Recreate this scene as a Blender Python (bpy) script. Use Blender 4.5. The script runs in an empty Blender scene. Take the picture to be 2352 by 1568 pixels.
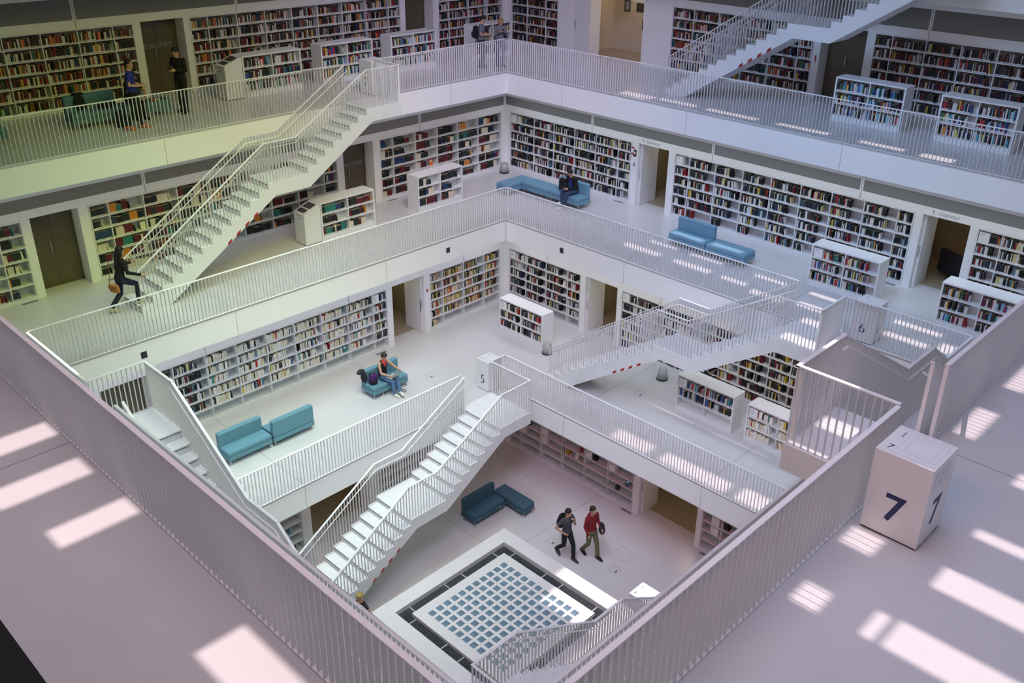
import bpy, bmesh, math, random
from mathutils import Vector, Matrix
random.seed(11)
SC = bpy.context.scene
COL = SC.collection

# ---------------------------------------------------------------- camera
CP = Vector((12.986, -12.988, 18.389))
YAW, PIT, ROL = math.radians(43.4987), math.radians(-26.0981), math.radians(0.9501)
FPX, PPX, PPY = 2157.7, 35.0, -44.9
cd = bpy.data.cameras.new('camera'); cam = bpy.data.objects.new('camera', cd); COL.objects.link(cam)
fw = Vector((-math.sin(YAW)*math.cos(PIT), math.cos(YAW)*math.cos(PIT), math.sin(PIT)))
rt0 = Vector((math.cos(YAW), math.sin(YAW), 0)); up0 = rt0.cross(fw)
rt = math.cos(ROL)*rt0 + math.sin(ROL)*up0; upv = -math.sin(ROL)*rt0 + math.cos(ROL)*up0
m = Matrix((rt, upv, -fw)).transposed().to_4x4(); m.translation = CP
cam.matrix_world = m
cd.sensor_width = 36; cd.sensor_fit = 'HORIZONTAL'; cd.lens = 36*FPX/2352
cd.shift_x = -PPX/2352; cd.shift_y = PPY/2352
cd.clip_start = 0.05; cd.clip_end = 200
SC.camera = cam

# ---------------------------------------------------------------- light and exposure
SC.view_settings.view_transform = 'Standard'
try: SC.view_settings.look = 'None'
except Exception: pass
SC.view_settings.gamma = 1.0
SC.view_settings.use_curve_mapping = False
SC.view_settings.exposure = 0.08
world = bpy.data.worlds.new('world'); SC.world = world; world.use_nodes = True
world.node_tree.nodes['Background'].inputs[0].default_value = (0.931, 0.862, 1.000, 1)
world.node_tree.nodes['Background'].inputs[1].default_value = 0.087

def area(name, loc, size, energy, color, spread=180, target=None):
    l = bpy.data.lights.new(name, 'AREA'); l.shape = 'RECTANGLE'; l.size = size[0]; l.size_y = size[1]
    l.energy = energy; l.color = color; l.spread = math.radians(spread)
    o = bpy.data.objects.new(name, l); o.location = loc; COL.objects.link(o)
    if target is not None:
        o.rotation_euler = (Vector(target)-Vector(loc)).to_track_quat('-Z', 'Y').to_euler()
    return o
MASK_Z = 21.5
# added tinted fill lights high over the hall, aimed to colour each area: name, centre, aim, size, spread, red/green/blue power
FILLS = [
 ('fill_mid_left', (0, -1, 20.8), (-9, -1, 9), (6, 6), 80, (226, 219, 0)),
 ('fill_far', (-3, 3, 20.8), (-10, 9, 11), (6, 6), 80, (252, 224, 319)),
 ('fill_mid_right', (-1, 1, 20.8), (-2, 9, 9), (6, 6), 80, (15, 45, 85)),
 ('fill_right', (6, 3, 20.8), (8, 10, 11), (6, 6), 80, (84, 117, 171)),
 ('fill_low_left', (-3, -2, 20.8), (-5, -2, 3), (6, 6), 60, (208, 260, 279)),
 ('fill_front', (6, -6, 20.8), (-3, 3, 5), (5, 5), 60, (231, 194, 271)),
 ('fill_front_side', (9, -3, 20.8), (-5, -3, 6), (5, 5), 45, (32, 64, 55)),
 ('fill_upper_right', (0, 2, 20.8), (1, 11, 13), (5, 5), 60, (41, 60, 106)),
 ('fill_stair', (2, -4, 20.8), (1, 6, 6.5), (4, 4), 35, (40, 45, 52)),
 ('fill_green', (-1, -6, 20.8), (-10, -5, 11.5), (4, 4), 40, (1, 12, 0)),
 ('fill_near_rails', (9, -12, 20.8), (9, 0, 10), (5, 3), 90, (111, 62, 52)),
 ('fill_near_left', (3, -9, 20.8), (3, -11, 12), (6, 6), 100, (119, 92, 102)),
 ('fill_near', (9, -5, 20.8), (11, -6, 12), (6, 6), 100, (67, 78, 115)),
 ('fill_near_right', (9.5, 3, 20.8), (11, 3, 12), (6, 6), 100, (48, 55, 90)),
]
for n, p, q, sz, spr, c in FILLS:
    e = max(c)
    if e > 0: area(n, p, sz, e, tuple(v/e for v in c), spr, q)
# lamps recessed in the ceilings under the galleries: inner edge, wall, ceiling height, red/green/blue power for left and right side
LAMPS = [('lamp_bottom_left', 0, 4.9, 6.8, 2.83, (17, 14, 12)), ('lamp_bottom_right', 1, 4.9, 6.8, 2.83, (11, 0, 0)),
 ('lamp_lower_left', 0, 7.4, 9.3, 7.02, (53, 54, 64)), ('lamp_lower_right', 1, 7.4, 9.3, 7.02, (79, 79, 79)),
 ('lamp_middle_left', 0, 9.9, 11.4, 11.02, (25, 19, 15)), ('lamp_middle_right', 1, 9.9, 11.4, 11.02, (67, 76, 82)),
 ('lamp_upper_left', 0, 12.4, 14.0, 15.01, (0, 0, 0)), ('lamp_upper_right', 1, 12.4, 14.0, 15.01, (9, 8, 7))]
for n, k, e0, w0, z0, c in LAMPS:
    e = max(c); mid = (e0+w0)/2+.1
    for s in ((-1, 1) if e > 0 else ()):   # the same lamps on the opposite, nearer side of the hall
        area(n, (mid*s, 0, z0) if k == 0 else (0, -mid*s, z0), (.5, 2*w0-1) if k == 0 else (2*w0-1, .5), e, tuple(v/e for v in c), 150)
sl = bpy.data.lights.new('sun', 'SUN'); sl.energy = 4.0; sl.color = (1.0, 0.80, 0.78); sl.angle = math.radians(0.53)
so = bpy.data.objects.new('sun', sl); COL.objects.link(so)
so.rotation_euler = Vector((0.51, 0.0, -1.0)).to_track_quat('-Z', 'Y').to_euler()

# ---------------------------------------------------------------- helpers
def lin(c):
    c /= 255.0
    return c/12.92 if c <= 0.04045 else ((c+0.055)/1.055)**2.4
def rgb(r, g, b): return (lin(r), lin(g), lin(b), 1.0)
def mat(name, color, rough=0.5, metal=0.0, var=0.04, scale=6.0, bump=0.0, spec=0.5, kind='noise'):
    m = bpy.data.materials.new(name); m.use_nodes = True
    nt = m.node_tree; b = nt.nodes['Principled BSDF']
    b.inputs['Roughness'].default_value = rough; b.inputs['Metallic'].default_value = metal
    b.inputs['Specular IOR Level'].default_value = spec
    tc = nt.nodes.new('ShaderNodeTexCoord')
    if kind == 'noise':
        n = nt.nodes.new('ShaderNodeTexNoise'); n.inputs['Scale'].default_value = scale; n.inputs['Detail'].default_value = 4
        fac = n.outputs['Fac']
    else:
        n = nt.nodes.new('ShaderNodeTexVoronoi'); n.inputs['Scale'].default_value = scale
        fac = n.outputs['Distance']
    nt.links.new(tc.outputs['Object'], n.inputs['Vector'])
    r = nt.nodes.new('ShaderNodeValToRGB')
    r.color_ramp.elements[0].position = 0.3; r.color_ramp.elements[1].position = 0.7
    r.color_ramp.elements[0].color = tuple(max(0, c*(1-var)) for c in color[:3])+(1,)
    r.color_ramp.elements[1].color = tuple(min(1, c*(1+var)) for c in color[:3])+(1,)
    nt.links.new(fac, r.inputs['Fac']); nt.links.new(r.outputs['Color'], b.inputs['Base Color'])
    if bump:
        bp = nt.nodes.new('ShaderNodeBump'); bp.inputs['Strength'].default_value = bump; bp.inputs['Distance'].default_value = 0.01
        nt.links.new(fac, bp.inputs['Height']); nt.links.new(bp.outputs['Normal'], b.inputs['Normal'])
    return m
W = (0.87, 0.87, 0.87, 1)
M = {
 'floor': mat('epoxy_floor', (0.58, 0.58, 0.59, 1), 0.25, var=0.03, scale=0.7),
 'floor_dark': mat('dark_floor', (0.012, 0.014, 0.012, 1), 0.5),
 'wall': mat('wall_paint', W, 0.6, var=0.015, scale=2),
 'fascia': mat('fascia_paint', W, 0.5, var=0.015, scale=1),
 'perf': mat('perforated_panel', (0.22, 0.215, 0.21, 1), 0.7, var=0.14, scale=190, kind='voronoi'),
 'joint': mat('joint_line', (0.16, 0.16, 0.17, 1), 0.8),
 'metal': mat('white_metal', (0.82, 0.82, 0.83, 1), 0.35, var=0.01),
 'steel': mat('brushed_steel', (0.55, 0.56, 0.56, 1), 0.3, metal=0.9, var=0.05, scale=40),
 'stair': mat('stair_concrete', (0.74, 0.75, 0.76, 1), 0.5, var=0.03, scale=3),
 'tread': mat('stair_tread', (0.76, 0.77, 0.78, 1), 0.4, var=0.03, scale=5),
 'lacquer': mat('white_lacquer', (0.76, 0.77, 0.78, 1), 0.4, var=0.01),
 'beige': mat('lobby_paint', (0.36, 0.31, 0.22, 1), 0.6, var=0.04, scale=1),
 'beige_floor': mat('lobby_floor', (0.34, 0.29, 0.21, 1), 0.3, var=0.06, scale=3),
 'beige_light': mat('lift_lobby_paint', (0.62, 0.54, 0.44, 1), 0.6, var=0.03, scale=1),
 'brown': mat('dark_door', (0.11, 0.09, 0.055, 1), 0.35, var=0.12, scale=3),
 'black': mat('black_plastic', (0.012, 0.012, 0.014, 1), 0.5),
 'dark': mat('dark_fabric', (0.016, 0.017, 0.022, 1), 0.9, var=0.3, scale=50),
 'screen': mat('screen_glass', (0.05, 0.045, 0.05, 1), 0.15),
 'navy': mat('navy_print', (0.012, 0.02, 0.10, 1), 0.5),
 'grey_print': mat('grey_print', (0.30, 0.30, 0.34, 1), 0.6),
 'red': mat('red_paint', (0.36, 0.015, 0.022, 1), 0.5),
 'page': mat('book_pages', (0.60, 0.50, 0.38, 1), 0.8, var=0.15, scale=30),
 'tag': mat('spine_label', (0.80, 0.80, 0.80, 1), 0.6),
 'sign': mat('sign_board', (0.82, 0.82, 0.82, 1), 0.5),
 'tile': mat('glass_tile', (0.14, 0.22, 0.28, 1), 0.12, var=0.25, scale=4),
 'grate': mat('dark_grating', (0.10, 0.115, 0.13, 1), 0.5, metal=0.4),
 'pit': mat('grating_pit', (0.01, 0.012, 0.014, 1), 0.7),
 'stone': mat('white_stone', (0.68, 0.66, 0.65, 1), 0.4, var=0.03, scale=2),
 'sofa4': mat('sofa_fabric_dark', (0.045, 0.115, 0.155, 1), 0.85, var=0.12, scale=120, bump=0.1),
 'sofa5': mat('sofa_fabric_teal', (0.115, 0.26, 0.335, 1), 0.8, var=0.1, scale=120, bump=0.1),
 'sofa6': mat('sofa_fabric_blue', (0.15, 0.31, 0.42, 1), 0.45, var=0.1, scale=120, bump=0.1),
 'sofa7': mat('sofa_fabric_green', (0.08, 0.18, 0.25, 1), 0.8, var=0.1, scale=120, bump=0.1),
 'skin': mat('skin', (0.52, 0.30, 0.21, 1), 0.5, var=0.06, scale=15),
 'bin': mat('bin_metal', (0.40, 0.41, 0.40, 1), 0.45, metal=0.1),
}
def glass_mat():
    m = bpy.data.materials.new('tinted_glass'); m.use_nodes = True; b = m.node_tree.nodes['Principled BSDF']
    b.inputs['Base Color'].default_value = (0.45, 0.42, 0.32, 1); b.inputs['Roughness'].default_value = 0.03
    b.inputs['Transmission Weight'].default_value = 1.0; b.inputs['IOR'].default_value = 1.1
    return m
M['glass'] = glass_mat()

V0 = Vector((0, 0, 1))
class MB:
    def __init__(s): s.v = []; s.f = []; s.m = []
    def box(s, x0, x1, y0, y1, z0, z1, m=0):
        n = len(s.v)
        s.v += [(x0,y0,z0),(x1,y0,z0),(x1,y1,z0),(x0,y1,z0),(x0,y0,z1),(x1,y0,z1),(x1,y1,z1),(x0,y1,z1)]
        fs = [(0,3,2,1),(4,5,6,7),(0,1,5,4),(1,2,6,5),(2,3,7,6),(3,0,4,7)]
        if (x1-x0)*(y1-y0)*(z1-z0) < 0: fs = [tuple(reversed(q)) for q in fs]
        s.f += [tuple(n+i for i in q) for q in fs]; s.m += [m]*6; return s
    def prism(s, poly, x0, x1, m=0):       # polygon in (y,z), extruded along x
        n = len(s.v); k = len(poly)
        s.v += [(x0,a,b) for a,b in poly]+[(x1,a,b) for a,b in poly]
        s.f.append(tuple(n+i for i in range(k))); s.f.append(tuple(n+k+i for i in reversed(range(k))))
        for i in range(k):
            j = (i+1) % k; s.f.append((n+i, n+k+i, n+k+j, n+j))
        s.m += [m]*(k+2); return s
    def bar(s, a, b, w, h, m=0, side=None):  # rectangular bar from a to b, w sideways, h upward
        a = Vector(a); b = Vector(b); d = (b-a).normalized()
        sd = Vector(side) if side else d.cross(Vector((0,0,1)))
        if sd.length < 1e-4: sd = Vector((1,0,0))
        sd.normalize(); u = sd.cross(d).normalized(); n = len(s.v)
        for p in (a, b):
            for i, j in ((-1,-1),(1,-1),(1,1),(-1,1)): s.v.append(tuple(p+sd*(w/2*i)+u*(h/2*j)))
        s.f += [(n,n+1,n+2,n+3),(n+7,n+6,n+5,n+4)]+[(n+i,n+4+i,n+4+(i+1)%4,n+(i+1)%4) for i in range(4)]
        s.m += [m]*6; return s
    def tube(s, pts, r, k=8, m=0):
        pts = [Vector(p) for p in pts]; base = len(s.v)
        rs = r if isinstance(r, (list, tuple)) else [r]*len(pts)
        a = None
        for i, p in enumerate(pts):
            d = (pts[min(i+1,len(pts)-1)]-pts[max(i-1,0)])
            d = d.normalized() if d.length > 1e-7 else V0
            if a is None:
                a = d.cross(Vector((0,0,1)))
                if a.length < .2: a = d.cross(Vector((1,0,0)))
            else: a = a-d*a.dot(d)
            a = a.normalized(); b = d.cross(a)
            for j in range(k):
                t = 2*math.pi*j/k; s.v.append(tuple(p+(a*math.cos(t)+b*math.sin(t))*rs[i]))
        for i in range(len(pts)-1):
            for j in range(k):
                q = base+i*k; s.f.append((q+j, q+(j+1)%k, q+k+(j+1)%k, q+k+j)); s.m.append(m)
        s.f.append(tuple(base+j for j in range(k))); e = base+(len(pts)-1)*k
        s.f.append(tuple(e+j for j in reversed(range(k)))); s.m += [m, m]; return s
    def lathe(s, prof, cx, cy, k=20, m=0):
        n = len(s.v)
        for r, z in prof:
            for j in range(k): t = 2*math.pi*j/k; s.v.append((cx+r*math.cos(t), cy+r*math.sin(t), z))
        for i in range(len(prof)-1):
            for j in range(k): q = n+i*k; s.f.append((q+j, q+(j+1)%k, q+k+(j+1)%k, q+k+j)); s.m.append(m)
        s.f.append(tuple(n+j for j in reversed(range(k)))); e = n+(len(prof)-1)*k
        s.f.append(tuple(e+j for j in range(k))); s.m += [m, m]; return s
    def mesh(s, name, mats):
        me = bpy.data.meshes.new(name); me.from_pydata(s.v, [], s.f)
        for q in (mats if isinstance(mats, (list, tuple)) else [mats]): me.materials.append(M[q] if isinstance(q, str) else q)
        me.polygons.foreach_set('material_index', s.m); me.update(); return me
    def build(s, name, mats, parent=None, smooth=False, bevel=0, fix=True):
        me = s.mesh(name, mats)
        if fix and len(s.f) < 60000:
            bm = bmesh.new(); bm.from_mesh(me); bmesh.ops.recalc_face_normals(bm, faces=bm.faces); bm.to_mesh(me); bm.free()
        if smooth: me.polygons.foreach_set('use_smooth', [True]*len(me.polygons))
        o = bpy.data.objects.new(name, me); COL.objects.link(o)
        if parent: o.parent = parent
        if bevel:
            bv = o.modifiers.new('bevel', 'BEVEL'); bv.width = bevel; bv.segments = 3; bv.limit_method = 'ANGLE'
        return o
def tag(o, label, cat, group=None, kind=None):
    o['label'] = label; o['category'] = cat
    if group: o['group'] = group
    if kind: o['kind'] = kind
    return o
def thing(name, label, cat, loc=(0,0,0), rz=0, group=None):
    o = bpy.data.objects.new(name, None); COL.objects.link(o); o.location = loc; o.rotation_euler = (0,0,rz)
    o.empty_display_size = 0.2
    return tag(o, label, cat, group)
def structure(o, label=None):
    o['kind'] = 'structure'
    if label: o['label'] = label
    return o
def inst(me, name, parent, loc=(0,0,0), rot=(0,0,0), scale=(1,1,1)):
    o = bpy.data.objects.new(name, me); COL.objects.link(o); o.parent = parent
    o.location = loc; o.rotation_euler = rot; o.scale = scale; return o
def text(name, body, parent, loc, rot, size, mt, bold=0.0, align='CENTER', ext=0.001):
    c = bpy.data.curves.new(name, 'FONT'); c.body = body; c.size = size; c.extrude = ext; c.offset = bold
    c.align_x = align; c.align_y = 'CENTER'; c.materials.append(M[mt]); c.resolution_u = 4
    tmp = bpy.data.objects.new(name, c); COL.objects.link(tmp); bpy.context.view_layer.update()
    me = bpy.data.meshes.new_from_object(tmp.evaluated_get(bpy.context.evaluated_depsgraph_get())); bpy.data.objects.remove(tmp); me.name = name
    o = bpy.data.objects.new(name, me); COL.objects.link(o); o.location = loc; o.rotation_euler = rot
    if parent: o.parent = parent
    return o
R90 = math.pi/2
def px_area(p, w, h):     # rough size in the photograph of a w x h upright piece at p
    d = Vector(p)-CP; z = d.dot(fw); return w*h*(FPX/z)**2

# ---------------------------------------------------------------- levels
Z4, Z5, Z6, Z7, Z8 = 0.0, 3.81, 8.0, 12.0, 16.0
E5, E6, E7, E8 = 4.88, 7.33, 9.84, 12.30
W4, W5, W6, W7 = 6.80, 9.35, 11.455, 14.07
S5 = 1.0132
def f5x(x): return 12.986-(12.986-x)*S5
def f5y(y): return -12.988+(y+12.988)*S5
OUT = 17.5

def ring(mb, e, o, z0, z1, m=0):
    mb.box(-o, o, e, o, z0, z1, m); mb.box(-o, o, -o, -e, z0, z1, m)
    mb.box(-o, -e, -e, e, z0, z1, m); mb.box(e, o, -e, e, z0, z1, m)
structure(MB().box(-OUT, OUT, -OUT, OUT, -0.3, 0).build('floor', 'floor'), 'pale floor at the bottom of the hall around the glass tile basin')
for e, z, nm in ((E5, Z5, 'lowest'), (E6, Z6, 'middle'), (E7, Z7, 'upper')):
    mb = MB(); ring(mb, e, OUT, z-0.06, z); structure(mb.build('floor', 'floor'), 'pale floor of the %s gallery ring' % nm)
    mb = MB(); ring(mb, e, e+0.5, z-0.73, z-0.06); ring(mb, e+0.5, OUT, z-0.97, z-0.06); structure(mb.build('ceiling', 'fascia'), 'white slab edge and ceiling under the %s gallery' % nm)
    mb = MB()
    for u in (-7.305, -2.435, 2.435, 7.305):
        if abs(u) < e:
            for s in (-1, 1):
                mb.box(u-.004, u+.004, s*e-.002, s*e+.002, z-0.73, z-0.06); mb.box(s*e-.002, s*e+.002, u-.004, u+.004, z-0.73, z-0.06)
    structure(mb.build('trim_joint', 'joint'))
# floor joints on the bays' grid
for e, w, z in ((2.45, W4, Z4), (E5, W5, Z5), (E6, W6, Z6), (E7, W7, Z7)):
    mb = MB()
    for u in (-2.435, 2.435):
        for s in (-1, 1):
            a, b = sorted((s*e, s*w)); mb.box(u-.005, u+.005, a, b, z, z+.0012); mb.box(a, b, u-.005, u+.005, z, z+.0012)
    structure(mb.build('trim_joint', 'joint'))
# top level: ceiling over the upper gallery, and the dark floor edge next to the viewpoint
mb = MB(); o = 16
mb.box(-o, o, E8, o, 15.27, 15.9); mb.box(-o, -E8, -o, E8, 15.27, 15.9)
mb.box(-o, o, E8+1.0, o, 15.02, 15.27); mb.box(-o, -E8-1.0, -o, E8, 15.02, 15.27)
structure(mb.build('ceiling', 'fascia'))
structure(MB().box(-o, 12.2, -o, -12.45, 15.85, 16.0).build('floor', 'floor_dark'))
mb = MB(); mb.box(-o, o, E8, o, 15.9, 16.0); mb.box(-o, -E8, -o, E8, 15.9, 16.0); structure(mb.build('floor', 'floor'))

# unseen roof sheet added as sun mask, its holes cut to shape the patches
patch = [  # x0, x1, y0, y1, z of the floor it lands on
 (10.93, 12.9, -6.06, -5.62, Z7), (10.93, 12.9, -4.95, -4.56, Z7), (10.93, 12.6, -3.87, -3.70, Z7), (10.72, 10.85, -6.06, -5.65, Z7),
 (9.95, 10.30, -4.95, -4.60, Z7), (9.96, 10.22, -1.95, -1.1, Z7), (10.0, 10.25, -0.3, 0.6, Z7), (10.02, 10.3, -6.1, -5.75, Z7),
 (10.9, 12.5, -2.6, -2.3, Z7), (10.9, 12.3, -1.3, -1.0, Z7), (10.3, 12.5, 0.9, 1.3, Z7), (10.3, 12.5, 2.2, 2.6, Z7),
 (2.82, 3.24, -10.95, -9.94, Z7), (3.95, 4.32, -10.75, -9.9, Z7), (1.76, 2.15, -10.6, -9.9, Z7), (6.6, 7.6, -10.5, -10.0, Z7),
 (-5.2, -4.0, 10.05, 10.5, Z7), (-3.85, -2.5, 10.28, 10.54, Z7), (-2.1, -0.4, 10.2, 10.5, Z7), (0.2, 1.75, 10.25, 10.5, Z7), (2.65, 3.85, 10.2, 10.45, Z7), (4.3, 5.12, 10.08, 10.45, Z7),
 (-3.3, -1.95, 8.28, 8.56, Z6), (-1.45, -0.2, 8.28, 8.56, Z6), (-2.9, -1.9, 9.1, 9.28, Z6), (-1.4, -.3, 9.1, 9.28, Z6), (0.2, 1.0, 8.28, 8.5, Z6), (1.3, 2.3, 8.0, 8.3, Z6), (0.8, 1.75, 9.1, 9.28, Z6), (2.5, 3.4, 9.1, 9.28, Z6), (2.6, 3.6, 8.2, 8.5, Z6), (4.9, 6.1, 9.05, 9.28, Z6), (5.0, 6.1, 8.2, 8.45, Z6), (3.2, 4.2, 7.35, 7.7, Z6), (3.3, 4.3, 6.2, 6.6, Z6), (6.3, 6.9, 8.3, 8.8, Z6),
 (-0.9, 0.5, 7.14, 7.22, Z5), (0.9, 3.0, 7.12, 7.2, Z5), (-0.8, 0.5, 5.0, 5.5, Z5), (0.9, 3.0, 5.0, 5.5, Z5), (3.3, 4.8, 5.0, 5.6, Z5),
 (0.3, 2.6, 1.0, 1.9, 1.1), (0.0, 2.6, 1.95, 2.6, 1.1), (1.3, 2.6, 2.9, 3.8, 1.0), (2.0, 3.6, -1.6, 1.2, 1.6),
 (8.6, 9.9, -4.0, -3.6, Z7), (8.65, 9.9, -3.05, -2.75, Z7), (-9.8, -4.7, -7.5, -7.25, 9.09), (-2.0, 2.5, -6.9, -6.45, 7.0),
]
patch += [(-2.25, -1.15, 9.31, 9.5, 8.42), (-.85, .15, 9.34, 9.55, 8.42)]
K = 0.51
holes = [(a-K*(MASK_Z-z), b-K*(MASK_Z-z), c, d) for a, b, c, d, z in patch]
xs = sorted(set([-24, 24]+[v for h in holes for v in h[:2]])); ys = sorted(set([-24, 24]+[v for h in holes for v in h[2:]]))
mb = MB(); vi = {}
def rv(i, j):
    if (i, j) not in vi: vi[(i, j)] = len(mb.v); mb.v.append((xs[i], ys[j], MASK_Z))
    return vi[(i, j)]
for i in range(len(xs)-1):
    for j in range(len(ys)-1):
        cx, cy = (xs[i]+xs[i+1])/2, (ys[j]+ys[j+1])/2
        if any(h[0] < cx < h[1] and h[2] < cy < h[3] for h in holes): continue
        mb.f.append((rv(i, j), rv(i, j+1), rv(i+1, j+1), rv(i+1, j))); mb.m.append(0)
structure(mb.build('sun_mask', 'wall', fix=False), 'unseen roof sheet over the hall, slots cut to shape sun patches')

# ---------------------------------------------------------------- walls
BH = 2.14
def wbox(mb, side, w, u0, u1, d0, d1, z0, z1, m=0):
    if side == 'L': mb.box(-w-d1, -w-d0, u0, u1, z0, z1, m)
    else: mb.box(u0, u1, w+d0, w+d1, z0, z1, m)
def wpt(side, w, u, d, z): return (-w-d, u, z) if side == 'L' else (u, w+d, z)
def wall(name, side, w, z, niches, top, perf=True):
    """niches: (u0, u1, 'b' bookcase or 'o' opening)"""
    mb = MB(); ns = sorted(niches); u = -w-0.5
    for u0, u1, k in ns:
        wbox(mb, side, w, u, u0, 0, 0.55, z, z+BH)
        if k == 'b': wbox(mb, side, w, u0, u1, 0.36, 0.55, z, z+BH)
        u = u1
    wbox(mb, side, w, u, w+0.55 if side == 'R' else w, 0, 0.55, z, z+BH)
    wbox(mb, side, w, -w-0.5, w+0.5, 0, 0.55, z+BH, top)
    if perf:
        cuts = [-w-0.3]+[q for q in (-12.175, -7.305, -2.435, 2.435, 7.305, 12.175) if abs(q) < w]+[w-0.1]
        for a, b in zip(cuts, cuts[1:]):
            wbox(mb, side, w, a+.05, b-.05, -.006, 0, z+2.37, top, 1)
            if b < w-.2: wbox(mb, side, w, b-.006, b+.006, -.004, 0, z+BH, top, 2)
    return structure(mb.build(name, ['wall', 'perf', 'joint']))
def ylist5(v): return [f5y(a) for a in v]
def xlist5(v): return [f5x(a) for a in v]
CASES = {}
def g(a, b, first): # dividers on a .975 grid between a and b
    r = [a]; u = first
    while u < b-0.3: r.append(u); u += 0.975
    return r+[b]
CASES['L7A'] = g(-13.8, -0.86, -13.15); CASES['L7B'] = g(0.85, 8.78, 1.43); CASES['L7C'] = g(10.54, 13.81, 11.07)
CASES['R7D'] = [-13.81, -12.97, -12.0, -11.36]; CASES['R7E'] = g(-6.2, -0.95, -5.35); CASES['R7F'] = g(0.92, 8.78, 1.44)
CASES['L6A'] = g(-11.2, -5.7, -11.1+.0); CASES['L6B'] = g(-4.02, 3.85, -3.5); CASES['L6C'] = g(5.56, 11.19, 6.12)
CASES['R6D'] = [-11.24, -10.03, -9.06, -8.08, -7.11, -6.13, -5.56]; CASES['R6E'] = g(-3.82, 4.02, -3.25); CASES['R6F'] = g(5.68, 11.2, 6.3)
CASES['L6A'] = [-11.2, -10.2, -9.2, -8.25, -7.27, -6.3, -5.7]
CASES['L5A'] = ylist5([-4.03, -3.56, -2.6, -1.66, -.7, .24, 1.21, 2.17, 3.15, 3.7]); CASES['L5B'] = ylist5([5.5, 6.08, 7.03, 8.0, 8.78])
CASES['R5C'] = xlist5([-8.86, -8.04, -7.08, -6.09, -5.5]); CASES['R5E'] = xlist5([-3.76, -3.14, -2.17, -1.2, -.25, .72, 1.68, 2.37, 3.3, 3.85]); CASES['R5F'] = xlist5([5.5, 6.2, 7.2, 8.6])
CASES['R4A'] = [-6.5, -6.04, -5.07, -4.11, -3.13, -2.16, -1.1]; CASES['R4B'] = [1.42, 2.1, 3.05, 4.0, 5.0, 6.0]
CASES['L4A'] = [-6.0, -5.2, -4.2, -3.2, -2.25, -1.5]; CASES['L4C'] = [1.3, 2.2, 3.2, 4.2, 5.2, 6.3]
def nb(*ks): return [(CASES[k][0]-.005, CASES[k][-1]+.005, 'b') for k in ks]
def no(*os_): return [(a, b, 'o') for a, b in os_]
wall('wall_left', 'L', W7, Z7, nb('L7A', 'L7B', 'L7C')+no((-.64, .66), (9.0, 10.3)), 15.02)
wall('wall_right', 'R', W7, Z7, nb('R7D', 'R7E', 'R7F')+no((-9.78, -7.42), (-.72, .68)), 15.02)
wall('wall_left', 'L', W6, Z6, nb('L6A', 'L6B', 'L6C')+no((-5.49, -4.28), (4.1, 5.3)), 11.03)
wall('wall_right', 'R', W6, Z6, nb('R6D', 'R6E', 'R6F')+no((-5.3, -4.07), (4.24, 5.48)), 11.03)
wall('wall_left', 'L', W5, Z5, nb('L5A', 'L5B')+no((f5y(-5.5), f5y(-4.25)), (f5y(3.92), f5y(5.26))), 7.03)
wall('wall_right', 'R', W5, Z5, nb('R5C', 'R5E', 'R5F')+no((f5x(-5.3), f5x(-3.95)), (4.2, 5.3)), 7.03)
wall('wall_left', 'L', W4, Z4, nb('L4A', 'L4C')+no((-1.2, .95),), 2.84)
wall('wall_right', 'R', W4, Z4, nb('R4A', 'R4B')+no((-.87, 1.25),), 2.84)
for w, z, t in ((W7, Z7, 15.9), (W6, Z6, 11.03), (W5, Z5, 7.03), (W4, Z4, 2.84)):   # walls behind the viewpoint
    structure(MB().box(w, w+.3, -w-.3, w, z, t).build('wall_front', 'wall')); structure(MB().box(-w, w+.3, -w-.3, -w, z, t).build('wall_back', 'wall'))

# lobbies behind the openings
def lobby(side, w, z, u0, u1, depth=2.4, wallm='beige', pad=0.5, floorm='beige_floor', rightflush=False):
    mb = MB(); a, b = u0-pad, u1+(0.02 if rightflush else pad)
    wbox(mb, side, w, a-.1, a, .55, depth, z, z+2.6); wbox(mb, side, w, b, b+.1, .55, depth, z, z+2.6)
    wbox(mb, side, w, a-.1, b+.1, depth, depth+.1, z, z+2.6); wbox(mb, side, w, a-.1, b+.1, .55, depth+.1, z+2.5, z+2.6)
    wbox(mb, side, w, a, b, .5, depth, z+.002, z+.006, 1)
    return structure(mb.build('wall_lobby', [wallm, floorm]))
def glass_door(n, side, w, z, u0, u1, d, label, writing=None, dark=True):
    c = wpt(side, w, (u0+u1)/2, d, z); t = bpy.data.objects.new('door_%d' % n, None); COL.objects.link(t); structure(t, label)
    fr = MB()
    wbox(fr, side, w, u0, u0+.04, d, d+.05, z, z+BH); wbox(fr, side, w, u1-.04, u1, d, d+.05, z, z+BH)
    wbox(fr, side, w, u0, u1, d, d+.05, z+BH-.05, z+BH); wbox(fr, side, w, u0, u1, d, d+.05, z, z+.05)
    fr.build('door_frame', 'brown' if dark else 'lacquer', t)
    lf = MB(); wbox(lf, side, w, u0+.04, (u0+u1)/2-.003, d+.02, d+.035, z+.05, z+BH-.05); wbox(lf, side, w, (u0+u1)/2+.003, u1-.04, d+.02, d+.035, z+.05, z+BH-.05)
    lf.build('pane', 'brown', t)
    h = MB(); wbox(h, side, w, (u0+u1)/2-.10, (u0+u1)/2-.08, d-.03, d+.02, z+.95, z+1.25); h.build('handle', 'steel', t)
    if writing:
        text('lettering', writing, t, wpt(side, w, (u0+u1)/2, d+.012, z+1.35), (R90, 0, R90 if side == 'L' else 0), 0.2, 'grey_print')
    return t
lobby('L', W7, Z7, -.64, .66); glass_door(1, 'L', W7, Z7, -.64, .66, .5, 'dark glass door on upper left gallery', 'ZUKUNFT')
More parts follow.
